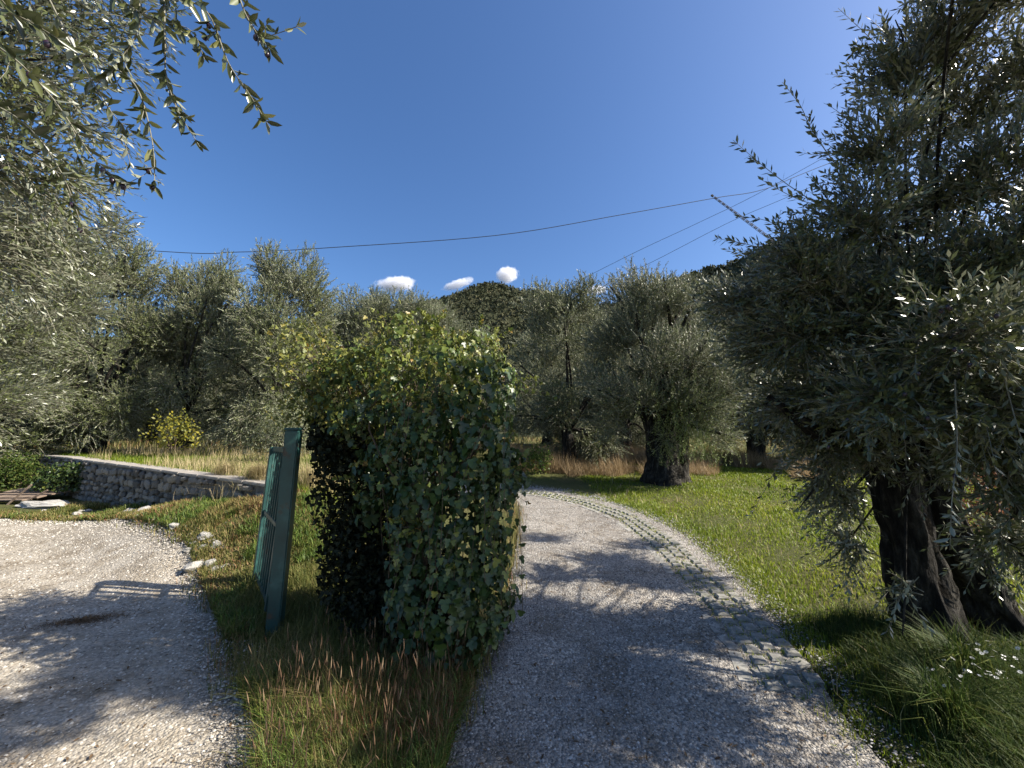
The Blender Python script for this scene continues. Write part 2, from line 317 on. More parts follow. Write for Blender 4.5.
# clouds, far behind and above the hill
def cloud(u, v, wpx, hpx, D, label, tilt=0):
    import bmesh
    bm = bmesh.new(); bmesh.ops.create_icosphere(bm, subdivisions=4, radius=1)
    for q in bm.verts: q.co *= 1+.15*mnoise.noise(q.co*2+Vector((u, 0, 0)))
    me = bpy.data.meshes.new('cloud'); bm.to_mesh(me); bm.free(); me.materials.append(M['cloud'])
    k = D/CF; o = link('cloud', me); c = W(u, v, D); bpy.context.view_layer.update()
    me.transform(Matrix.Diagonal((wpx*k*.62, hpx*k*.9, hpx*k*.68, 1))); o.location = c; o.rotation_euler[1] = tilt
    tag(o, label, 'cloud', 'small clouds above the hill')
cloud(507, 275, 26, 17, 2600, 'small bright square cloud right above the top of the hill')
cloud(458, 284, 38, 10, 2600, 'thin slanting cloud low over the left slope of the hill', -.3)
cloud(396, 284, 46, 16, 2700, 'widest cloud behind the treetops left of the ivy bush', -.05)
cloud(597, 290, 24, 10, 2700, 'smallest faint cloud in the dip right of the hilltop')

# ------------------------------------------------------------------ olive trees
def twig_leaves(base, dirs, length, pairs, K=5, droop=0., leafL=.055, leafW=.012, wob=.25):
    """curved twigs with opposite leaf pairs -> twig polylines and leaf arrays"""
    n = len(base); dirs = nrm(dirs); t = np.linspace(0, 1, K)
    perp = nrm(np.cross(dirs, rv(n)))
    P = base[:, None, :]+dirs[:, None, :]*(t[None, :, None]*length[:, None, None])+perp[:, None, :]*((t**2)[None, :, None]*length[:, None, None]*wob)
    P[:, :, 2] -= (t**2)[None]*length[:, None]*droop
    rep = pairs*2+1; tt = np.concatenate([np.repeat(np.linspace(.12, .96, pairs), 2), [1.]])
    fi = tt*(K-1); i0 = np.minimum(fi.astype(int), K-2); fr = (fi-i0)[None, :, None]
    pos = P[:, i0]*(1-fr)+P[:, i0+1]*fr; T = nrm(P[:, i0+1]-P[:, i0])
    ref = nrm(np.cross(T, nrm(R.normal(size=(n, 1, 3))))); ref2 = np.cross(T, ref)
    idx = np.arange(rep); ang = (idx//2)*(np.pi/2)+(idx % 2)*np.pi
    ang = ang[None]+R.normal(0, .3, (n, rep)); S = ref*np.cos(ang)[..., None]+ref2*np.sin(ang)[..., None]
    op = R.uniform(.42, .95, (n, rep)); op[:, -1] = .1
    D = T*np.cos(op)[..., None]+S*np.sin(op)[..., None]
    Nz = nrm(T*np.sin(op)[..., None]-S*np.cos(op)[..., None]+rv(n*rep).reshape(n, rep, 3)*.55)
    L = leafL*R.uniform(.65, 1.2, (n, rep))*(1-.25*tt[None]); keep = R.random((n, rep)) < .9
    lf = dict(P=pos[keep], D=D[keep], N=Nz[keep], L=L[keep], W=(L*leafW/leafL)[keep])
    return P, lf
def crown(lumps, ntw, tlen, pairs, cc, up=.35, droop=.15, leafL=.055, leafW=.012):
    lumps = np.array(lumps); rad = lumps[:, 3]; pr = rad**2.2; li = R.choice(len(lumps), ntw, p=pr/pr.sum())
    d = rv(ntw); rr = R.uniform(.25, 1, ntw)**.6
    base = lumps[li, :3]+d*(rr*rad[li])[:, None]*np.array([1, 1, .9]); out = nrm(base-np.asarray(cc))
    dirs = d*.6+out*.55+rv(ntw)*.45; dirs[:, 2] += up
    ln = R.uniform(.6, 1.3, ntw)*tlen
    P, lf = twig_leaves(base-nrm(dirs)*ln[:, None]*.5, dirs, ln, pairs, 4, droop, leafL, leafW)
    tone = R.uniform(0, 1, len(lumps)); 
    n = len(lf['L']); lf['r'] = np.clip(R.uniform(0, 1, n)*.75+.12+.0*n, 0, 1)
    return P, lf, li
def limbs(start, lumps, fork=.45):                            # wood from the trunk top into every clump
    segs = []; start = np.asarray(start, float)
    for c in lumps:
        c = np.asarray(c[:3]); L = np.linalg.norm(c-start); mid = start*(1-fork)+c*fork+R.normal(0, .08, 3)*L+np.array([0, 0, .1*L])
        segs.append(spline([start+R.normal(0, .03, 3), mid, c, c+(c-mid)*.25+R.normal(0, .05, 3)], 12))
    return segs
def trunk_mesh(paths, seed=0, sides=20, K=34, gn=.22):        # gnarled, fluted trunk stems
    parts = []
    for q, (pts, rads) in enumerate(paths):
        P = spline(pts, K); rr = np.interp(np.linspace(0, 1, K), np.linspace(0, 1, len(rads)), rads)
        V, F, _ = tubes(P[None], rr[None], sides); V = V.reshape(K, sides, 3)
        for i in range(K):
            for j in range(sides):
                a = j*2*math.pi/sides; c = P[i]
                f = 1+gn*mnoise.noise(Vector((math.cos(a)*2.2, math.sin(a)*2.2, i*.14+seed*5+q*9)))+gn*.6*mnoise.noise(Vector((math.cos(a)*5, math.sin(a)*5, i*.3+seed*3)))
                f += .16*(1-i/K)**3*math.sin(a*3+seed)
                V[i, j] = c+(V[i, j]-c)*f
        parts.append((V.reshape(-1, 3), F, np.zeros(K*sides)))
    return merge(parts)
def wood(name, segs, r0, r1, parent, sides=6, extra=None, mat='bark'):
    P = np.array(segs); K = P.shape[1]; t = np.linspace(0, 1, K)
    Rr = (r0[:, None] if isinstance(r0, np.ndarray) else r0)*(1-t)[None]**.8+r1*np.ones((len(P), 1))
    V = tubes(P, Rr*np.ones((len(P), 1)), sides); V = merge([V]+(extra or []))
    return mesh_np(name, V[0], V[1], M[mat], None, True)

LEAF_CACHE = {}
def unit_leaf(key, T, F, mat, r, wide):
    k = (key, round(r, 1))
    if k not in LEAF_CACHE:
        V = T*np.array([1, wide, wide*2]); LEAF_CACHE[k] = mesh_np(key, V, F, mat, np.full(len(T), k[1]))
    return LEAF_CACHE[k]
def leaf_objects(name, lf, sel, T, F, mat, wide, parent, wkey=None):
    """each selected leaf as an object of its own under parent"""
    for i in sel:
        x = nrm(lf['D'][i]); z = lf['N'][i]; s = nrm(np.cross(z, x)); z = np.cross(x, s); L = lf['L'][i]
        me = unit_leaf(name if wkey is None else wkey, T, F, mat, lf['r'][i], wide)
        me.name = name
        o = bpy.data.objects.new(name, me); COL.objects.link(o); o.parent = parent
        p = lf['P'][i]-np.array(parent.location)
        o.matrix_local = Matrix(((x[0]*L, s[0]*L, z[0]*L, p[0]), (x[1]*L, s[1]*L, z[1]*L, p[1]), (x[2]*L, s[2]*L, z[2]*L, p[2]), (0, 0, 0, 1)))
def nearest_in_view(P, cnt):
    cp, sp = math.cos(CP), math.sin(CP); y = P[:, 1]*cp+(P[:, 2]-CH)*sp; z = -P[:, 1]*sp+(P[:, 2]-CH)*cp; x = P[:, 0]
    ok = (y > .3) & (np.abs(x/y) < 1.25) & (np.abs(z/y) < .94); d = np.where(ok, np.sqrt(x*x+y*y+z*z), 1e9)
    s = np.argsort(d)[:cnt]; return s[d[s] < 1e8]

def rock_free(name, r_):
    import bmesh
    bm = bmesh.new(); bmesh.ops.create_icosphere(bm, subdivisions=2, radius=r_); me = bpy.data.meshes.new(name); bm.to_mesh(me); bm.free()
    for p in me.polygons: p.use_smooth = True
    m_ = Mat('ripe_olive', .3, .5); n_ = m_.noise(60, 2); m_.col(m_.ramp(n_.outputs[0], [(.3, (.012, .008, .014)), (.8, (.04, .02, .035))])); me.materials.append(m_.m); return me
PROTO = []
def make_proto(seed):
    global R
    R = np.random.default_rng(seed); lumps = []
    for k in range(46):
        th = R.uniform(0, 2*np.pi); z = R.uniform(.75, 5.95); w_ = 2.05*math.sin(math.pi*np.clip((z+.6)/7.4, 0, 1))**.55
        q = w_*R.uniform(.45, 1); lumps.append((q*math.cos(th), q*math.sin(th), z, R.uniform(.55, .9)))
    for k in range(16):
        th = k*2.4; q = R.uniform(.3, 1.35); lumps.append((q*math.cos(th), q*math.sin(th), R.uniform(5.3, 6.1)-.5*q, R.uniform(.4, .6)))
    P, lf, li = crown(lumps, 5200, .42, 8, (0, 0, 2.2), up=.3, droop=.15, leafL=.11, leafW=.031)
    V, F, rn = place(RH_T, RH_F, lf['P'], lf['D'], lf['N'], lf['L'], lf['W'], lf['r'])
    fol = mesh_np('foliage', V, F, M['olive_far'], rn)
    tw = tubes(P, np.full(P.shape[:2], .006), 3); segs = limbs((0, 0, 1.2), lumps[:14])
    twm = mesh_np('twigs', tw[0], tw[1], M['twig'])
    tp = [([(0, 0, -.3), (.05, .03, .3), (.0, .08, .9), (.1, .0, 1.5)], [.42, .27, .2, .13]), ([(.15, .1, -.2), (.3, .1, .7), (.5, .2, 1.8)], [.25, .16, .08])]
    tr = trunk_mesh(tp, seed, 12, 14)
    lm = wood('branches', segs, .05, .006, None, 5)
    trm = mesh_np('trunk', tr[0], tr[1], M['bark'], None, True)
    PROTO.append((fol, twm, lm, trm))
for s in (21, 22, 23): make_proto(s)
R = np.random.default_rng(77)
def far_tree(x, y, top, rad, k, rot, label, group='olive trees of the grove behind'):
    z = float(H(x, y)); s = (top-z)/6.4; t = empty('olive_tree', (x, y, z), label, 'olive tree', group)
    t.rotation_euler[2] = rot; t.scale = (rad/2.45, rad/2.45, s)
    for nm, me in zip(('foliage', 'twigs', 'branches', 'trunk'), PROTO[k % 3]):
        o = bpy.data.objects.new(nm, me); COL.objects.link(o); o.parent = t
        if nm in ('foliage', 'twigs'): o['kind'] = 'stuff'
def ft(u, vtop, D, rad, k, rot, label, **kw):
    c = W(u, vtop, D); far_tree(c[0], D, c[2], rad, k, rot, label, **kw)
ft(20, 232, 11.5, 2.7, 0, .3, 'tall olive tree at the left edge above the stone wall')
ft(118, 246, 12.5, 2.3, 1, 1.2, 'sloping olive tree between the left edge tree and the yellow shrub')
ft(205, 256, 13.5, 2.0, 2, 2.1, 'rounded olive tree standing behind the small yellow shrub')
ft(292, 250, 13.0, 2.2, 3, .2, 'dark broad olive tree left of the ivy bush, behind the green gate')
ft(372, 284, 17, 2.3, 0, 4.0, 'small olive tree whose top meets the widest cloud')
ft(428, 298, 16, 2.1, 1, 5.0, 'low olive tree showing its shoots just above the ivy bush')
ft(470, 322, 19, 1.8, 2, 2.8, 'lowest olive tree below the hill, behind the ivy bush')
ft(568, 278, 13.2, 2.15, 3, 1.7, 'shaded olive tree right of the hilltop with dry grass at its foot')
ft(622, 300, 17, 2.2, 0, 2.7, 'olive tree half hidden between the shaded tree and the wide trunked tree')
ft(742, 280, 14.5, 2.7, 1, 3.6, 'grey olive tree behind and right of the wide trunked tree')
ft(812, 270, 13, 2.1, 2, .9, 'olive tree seen through the near right tree, beyond the sunny grass')
ft(905, 250, 13.5, 2.8, 3, 1.9, 'olive tree hidden mostly behind the trunk of the near right tree')
ft(1010, 245, 12.5, 2.6, 0, 3.1, 'olive tree at the right edge behind the near right tree')
for u, v, D, k, l in ((60, 300, 22, 1, 'far olive tree glimpsed between the two leftmost trees of the grove'), (165, 310, 23, 3, 'far olive tree behind the gap beside the rounded tree'),
                      (250, 305, 22, 0, 'far olive tree behind the gap left of the dark broad tree'), (335, 312, 24, 2, 'far olive tree filling the gap right of the dark broad tree'),
                      (665, 310, 22, 3, 'far olive tree directly behind the wide trunked tree'), (545, 335, 23, 1, 'far low olive tree under the right slope of the hilltop')):
    ft(u, v, D, 2.9, k, D*1.3, l)

# middle tree with the wide flared trunk (own build)
def middle_tree():
    global R
    R = np.random.default_rng(5); b = np.array((3.83, 10.26, float(H(3.83, 10.26))))
    t = empty('olive_tree', b, 'olive tree with a wide flared trunk on sunny grass beside the path', 'olive tree', 'olive trees beside the path')
    tr = trunk_mesh([([b+(0, 0, -.3), b+(0, 0, .05), b+(.02, 0, .5), b+(.1, 0, 1.1), b+(.05, 0, 1.8)], [.72, .56, .38, .30, .2]),
                     ([b+(.35, .1, -.2), b+(.42, .05, .4), b+(.5, 0, 1.2), b+(.9, .1, 2.2)], [.3, .2, .16, .1]),
                     ([b+(-.2, .1, -.2), b+(-.12, .1, .7), b+(-.4, .15, 1.9)], [.34, .25, .12])], 4, 24, 34, .3)
    link('trunk', mesh_np('trunk', tr[0], tr[1], M['bark'], None, True), t)
    lumps = []
    for k in range(60):
        th = R.uniform(0, 2*np.pi); z = R.uniform(1.3, 5.3); w_ = 1.95*math.sin(math.pi*np.clip((z+.2)/6.2, 0, 1))**.5; q = w_*R.uniform(.3, 1)
        lumps.append((b[0]+.15+q*math.cos(th), b[1]+q*math.sin(th), b[2]+z-.2, R.uniform(.4, .7)))
    P, lf, _ = crown(lumps, 5200, .45, 9, b+(0, 0, 1.6), up=.45, droop=.1, leafL=.085, leafW=.022)
    V, F, rn = place(RH_T, RH_F, lf['P'], lf['D'], lf['N'], lf['L'], lf['W'], lf['r'])
    link('foliage', mesh_np('foliage', V, F, M['olive_far'], rn), t)['kind'] = 'stuff'
    link('branches', wood('branches', limbs(b+(.05, 0, 1.5), lumps[:30]), .06, .01, None, 5), t)
    tw = tubes(P, np.full(P.shape[:2], .005), 3); link('twigs', mesh_np('twigs', tw[0], tw[1], M['twig']), t)['kind'] = 'stuff'
    # bright suckers at the foot and up the front of the trunk
    n = 420; base = b+np.stack([R.normal(.5, .5, n), R.uniform(-1.3, -.3, n), R.uniform(.35, 2.1, n)], -1); d = np.tile((0, -.1, 1.), (n, 1))+rv(n)*.35
    P, lf = twig_leaves(base, d, R.uniform(.4, .8, n), 11, 4, 0, .07, .014); lf['r'] = R.uniform(0, 1, len(lf['L']))
    V, F, rn = place(RH_T, RH_F, lf['P'], lf['D'], lf['N'], lf['L'], lf['W'], lf['r'])
    o = link('suckers', mesh_np('suckers', V, F, M['olive_sprout'], rn), t); o['kind'] = 'stuff'; o['label'] = 'bright green young shoots in front of the trunk'
middle_tree()

# two near trees whose leaves can be told apart
def near_tree(seed, base, label, trunks, fork, lumps, ntw, sprays, cc, up, droop, single, leafL=.056, leafW=.019):
    global R
    R = np.random.default_rng(seed); base = np.array(base)
    t = empty('olive_tree', base, label, 'olive tree', 'olive trees beside the path')
    tr = trunk_mesh(trunks, seed, 40, 60, .42); link('trunk', mesh_np('trunk', tr[0], tr[1], M['bark'], None, True), t)
    P, lf, _ = crown(lumps, ntw, .34, 10, cc, up, droop, leafL, leafW)
    segs = limbs(fork, lumps); lsel = []
    tw = [tubes(P, np.linspace(.0035, .0012, P.shape[1])[None]*np.ones((len(P), 1)), 3)]
    LF = [lf]
    for pts, npair in [(a_, int(b_*1.6)) for a_, b_ in sprays]:                                 # long single shoots that stand clear of the crown
        Q = spline([W(*p) for p in pts], 26); L = np.linalg.norm(np.diff(Q, axis=0), axis=1).sum()
        tw.append(tubes(Q[None], np.linspace(.004, .001, 26)[None], 5))
        m_ = npair; tt = np.linspace(.1, 1, m_); i0 = np.minimum((tt*25).astype(int), 24); T = nrm(Q[i0+1]-Q[i0]); pos = Q[i0]
        s1 = nrm(np.cross(T, np.array([0, .6, .8]))); s2 = np.cross(T, s1)
        for sg in (0, np.pi):
            ang = np.arange(m_)*1.3+sg+R.normal(0, .35, m_); S = s1*np.cos(ang)[:, None]+s2*np.sin(ang)[:, None]; op = R.uniform(.5, 1.1, m_)
            Ll = leafL*(1.35 if seed == 32 else 1.1)*R.uniform(.75, 1.2, m_)*(1-.3*tt)
            LF.append(dict(P=pos, D=T*np.cos(op)[:, None]+S*np.sin(op)[:, None], N=nrm(T*np.sin(op)[:, None]-S*np.cos(op)[:, None]+rv(m_)*.7), L=Ll, W=Ll*leafW/leafL*1.1, r=R.uniform(.1, .9, m_)))
        k = max(2, m_//7); ii = R.integers(3, 22, k)          # short side shoots
        P2, l2 = twig_leaves(Q[ii], nrm(Q[ii+1]-Q[ii])+rv(k)*.8, R.uniform(.06, .16, k), 4, 4, .1, leafL*.85, leafW*.9); l2['r'] = R.uniform(.1, .9, len(l2['L']))
        LF.append(l2); tw.append(tubes(P2, np.full(P2.shape[:2], .0013), 3))
    lf = {k: np.concatenate([a[k] for a in LF]) for k in ('P', 'D', 'N', 'L', 'W', 'r')}
    dist = np.linalg.norm(lf['P']-np.array([0, 0, CH]), axis=1)
    ok = dist > .75; lf = {k: v[ok] for k, v in lf.items()}
    sel = nearest_in_view(lf['P'], single); rest = np.setdiff1d(np.arange(len(lf['L'])), sel)
    leaf_objects('leaf', lf, sel, LEAF_T, LEAF_F, M['olive'], leafW/leafL*1.15, t, 'leaf')
    dist = np.linalg.norm(lf['P']-np.array([0, 0, CH]), axis=1); parts = []
    for T_, F_, idx in ((LEAF_T, LEAF_F, rest[dist[rest] < 2.7]), (RH_T*np.array([1, .92, 1]), RH_F, rest[dist[rest] >= 2.7])):
        if len(idx): parts.append(place(T_, F_, *(lf[k][idx] for k in ('P', 'D', 'N', 'L', 'W', 'r'))))
    V, F, rn = merge(parts)
    link('foliage', mesh_np('foliage', V, F, M['olive'], rn), t)['kind'] = 'stuff'
    V = merge(tw); link('twigs', mesh_np('twigs', V[0], V[1], M['twig']), t)['kind'] = 'stuff'
    link('branches', wood('branches', segs, np.array([.018 if np.linalg.norm(sg[-1]-sg[0]) < 1.7 else .009 for sg in segs]), .003, None, 6), t)
    if single:                                                # a few ripe fruits on the nearest shoots
        me = rock_free('olive', .0085); cand = nearest_in_view(lf['P'], 260)
        for i in R.choice(cand, 16, replace=False):
            o = bpy.data.objects.new('olive', me); COL.objects.link(o); o.parent = t; o.location = Vector(lf['P'][i]+R.normal(0, .006, 3)-(0, 0, .014))-Vector(t.location); o.scale = (1, 1, 1.35)
    return t, lf
g = lambda x, y: float(H(x, y))
def px_lumps(rows): return [tuple(W(u, v, D))+(r,) for u, v, D, r in rows]
r1 = px_lumps([(800, 262, 2.5, .30), (850, 215, 2.4, .36), (880, 140, 2.3, .32), (905, 60, 2.3, .36), (960, 20, 2.2, .4), (950, 110, 2.6, .42), (1000, 160, 2.3, .42), (930, 200, 2.7, .42),
               (790, 330, 2.7, .34), (850, 310, 2.6, .40), (920, 290, 2.5, .42), (990, 260, 2.3, .42), (1050, 60, 2.2, .45), (1080, 200, 2.2, .45), (830, 390, 2.8, .34), (890, 380, 2.7, .36),
               (950, 370, 2.4, .36), (1010, 360, 2.2, .40), (760, 300, 2.9, .30), (780, 400, 3.0, .28), (860, 450, 3.2, .26), (1000, 450, 2.3, .32), (1060, 420, 2.2, .4), (840, 500, 3.5, .24), (845, 545, 3.5, .2), (905, 590, 2.7, .10), (925, 470, 2.7, .14), (985, 560, 2.7, .12),
               (1010, 540, 2.6, .26), (870, 250, 3.0, .4), (960, 300, 3.2, .45), (900, 330, 3.3, .4), (960, -60, 1.75, .3), (1040, -60, 1.75, .4), (810, 440, 3.1, .2), (725, 300, 3.1, .22), (760, 345, 3.0, .3), (950, 430, 2.7, .28), (840, 440, 3.0, .28), (820, 480, 3.3, .22), (990, 400, 2.0, .3), (790, 395, 4.2, .30), (850, 370, 4.6, .30), (900, 350, 4.4, .30), (860, 300, 5.2, .30), (930, 330, 5.0, .30), (960, 360, 4.0, .45), (1000, 300, 4.0, .5), (1015, 500, 2.3, .2), (960, 330, 1.9, .3), (880, 400, 2.2, .28)])
r1 += [(4.4, 2.2, 2.6, .36), (4.6, 1.5, 3.2, .36), (3.6, 1.0, 3.3, .34), (4.0, 1.6, 2.0, .34), (5.0, 2.4, 3.4, .4), (4.2, .6, 3.8, .36), (4.9, .9, 2.4, .36), (4.2, 2.9, 2.2, .3), (4.9, 3.0, 2.9, .3)]
b1 = np.array((3.12, 3.22, g(3.12, 3.22)))
r1 = [(a_, b_, c_, d_*(.8 if c_ < 3.0 else .70)) for a_, b_, c_, d_ in r1]
near_tree(31, b1, 'big dark olive tree at the right with forked trunk and long shoots', [
    ([b1+(.05, 0, -.25), b1+(0, 0, .05), b1+(-.04, 0, .55), b1+(-.10, -.02, 1.2), b1+(-.12, -.1, 1.8), b1+(.0, -.2, 2.3)], [.36, .22, .155, .14, .12, .07]),
    ([b1+(.72, .18, -.2), b1+(.62, .15, .2), b1+(.36, .05, .62), b1+(.2, 0, 1.0), b1+(.35, -.1, 1.7), b1+(.8, -.4, 2.4)], [.26, .17, .13, .12, .1, .05]),
    ([b1+(-.13, -.02, 1.35), b1+(-.5, -.1, 1.5), b1+(-.9, -.3, 1.55), b1+(-1.3, -.4, 1.8)], [.10, .07, .05, .02])],
    b1+(0, -.25, 1.9), r1, 7400,
    [([(930, 250, 2.4), (860, 228, 2.35), (800, 193, 2.25), (762, 165, 2.2), (733, 140, 2.15)], 17),
     ([(900, 215, 2.4), (850, 180, 2.3), (815, 135, 2.2), (800, 105, 2.15), (782, 82, 2.1)], 14),
     ([(880, 230, 2.4), (840, 210, 2.3), (800, 200, 2.2), (758, 178, 2.2)], 12),
     ([(940, 120, 2.3), (900, 70, 2.2), (870, 38, 2.15), (838, 8, 2.1)], 14),
     ([(900, 90, 2.3), (880, 55, 2.2), (858, 52, 2.15), (850, 55, 2.1)], 8),
     ([(850, 290, 2.6), (800, 262, 2.5), (750, 245, 2.45), (714, 238, 2.4)], 18),
     ([(830, 300, 2.6), (790, 260, 2.5), (775, 225, 2.45), (735, 215, 2.4)], 12),
     ([(880, 180, 2.4), (860, 130, 2.3), (858, 90, 2.25), (857, 62, 2.2)], 14),
     ([(955, 380, 1.9), (957, 450, 1.85), (952, 500, 1.8), (950, 550, 1.8)], 9),
     ([(1000, 360, 1.9), (1010, 400, 1.85), (1022, 440, 1.8), (1040, 480, 1.8)], 8),
     ([(880, 470, 3.2), (850, 520, 3.2), (845, 570, 3.15), (850, 600, 3.15)], 14),
     ([(800, 400, 2.9), (790, 440, 2.9), (770, 480, 2.9), (748, 520, 2.9)], 12)],
    (3.1, 2.8, 2.2), .25, .12, 300, .066, .0205)
l1 = px_lumps([(30, 60, 1.9, .30), (70, 110, 2.3, .28), (20, 160, 2.0, .32), (90, 30, 2.4, .25), (50, 0, 2.0, .35), (100, -20, 2.2, .35), (40, 220, 2.8, .35), (80, 180, 3.0, .26), (10, 260, 2.8, .35), (-30, 120, 1.9, .4), (-40, 0, 1.8, .4), (-60, 240, 2.4, .5)])
l1 += [(-3.4, 1.4, 3.2, .6), (-4.0, 2.0, 3.6, .6), (-3.0, .8, 3.6, .5), (-4.4, 1.2, 2.8, .6)]
bl = np.array((-4.1, 1.0, g(-4.1, 1.0)))
near_tree(32, bl, 'near olive tree overhead at the upper left, its shoots hanging against the sky', [
    ([bl+(0, 0, -.25), bl+(.05, 0, .3), bl+(.15, .05, 1.0), bl+(.3, .2, 1.8), bl+(.5, .4, 2.4)], [.4, .28, .2, .14, .07])], bl+(.3, .2, 1.8), l1, 2000,
    [([(120, -60, 1.5), (170, -10, 1.35), (207, 12, 1.3), (228, 62, 1.25), (250, 95, 1.22), (270, 128, 1.2)], 15),
     ([(190, -60, 1.3), (230, -20, 1.25), (246, 15, 1.22), (258, 35, 1.2), (271, 50, 1.2)], 9),
     ([(130, -70, 1.4), (160, -20, 1.35), (165, 40, 1.3), (166, 75, 1.3), (178, 110, 1.28), (200, 147, 1.28)], 15),
     ([(30, -40, 1.5), (75, 50, 1.45), (110, 110, 1.4), (135, 135, 1.4)], 11),
     ([(100, 60, 1.5), (135, 85, 1.42), (152, 140, 1.38), (155, 192, 1.35)], 9),
     ([(-60, 20, 1.3), (0, 48, 1.2), (50, 95, 1.2), (95, 160, 1.25), (130, 190, 1.3)], 13),
     ([(-60, -20, 1.0), (0, 8, .95), (30, 22, .95), (60, 40, .95)], 7),
     ([(60, -60, 1.5), (110, -10, 1.4), (150, 18, 1.35), (190, 30, 1.3), (205, 60, 1.3)], 13),
     ([(130, -40, 1.45), (140, 20, 1.4), (120, 60, 1.4), (105, 80, 1.4)], 12),
     ([(-40, 90, 1.4), (20, 120, 1.4), (60, 170, 1.4), (85, 235, 1.45)], 12)],
    (-3.6, 1.8, 2.8), .0, .3, 300)
# a third tree: only its crown reaches into the picture from the left
l2 = px_lumps([(20, 250, 5.2, .55), (70, 300, 5.6, .45), (10, 330, 5.0, .5), (60, 240, 6.0, .5), (110, 225, 6.4, .3), (-10, 200, 5, .6), (30, 390, 5.2, .35), (-20, 400, 4.6, .45), (-60, 300, 4.6, .6), (85, 270, 6.2, .4)])
b2 = np.array((-8.3, 3.6, g(-8.3, 3.6)))
near_tree(33, b2, 'silvery olive tree at the left edge leaning over the gravel road', [
    ([b2+(0, 0, -.25), b2+(.1, .1, .4), b2+(.4, .4, 1.2), b2+(.9, .8, 2.0)], [.42, .3, .22, .12])], b2+(.6, .6, 1.7), l2, 2900,
    [([(60, 330, 4.8), (85, 350, 4.7), (100, 380, 4.7), (105, 400, 4.7)], 16)], (-7, 4.4, 2.2), .25, .1, 0, .072, .020)
# fourth: out of the frame to the right, it dapples the path and the lower left
l4 = [(4.6+a, -.6+b, 2.9+c, .42) for a, b, c in ((0, 0, .6), (.9, .3, .4), (-.5, .5, 1.2), (.5, .9, 1.3), (1.4, 1.0, .2), (.2, -.7, .8), (1.1, -.4, 1.4), (-.9, 1.1, .7), (1.9, .2, 1.0), (-.2, 1.5, 1.6))]
b4 = np.array((5.6, -.6, 0.05))
near_tree(34, b4, 'olive tree just outside the right edge that dapples the gravel with shade', [
    ([b4+(0, 0, -.25), b4+(0, 0, .5), b4+(-.2, .1, 1.3), b4+(-.3, .2, 2.2)], [.4, .28, .2, .12])], b4+(-.2, .1, 2), l4, 1000, [], (5, 0, 3), .3, .1, 0, .06, .016)

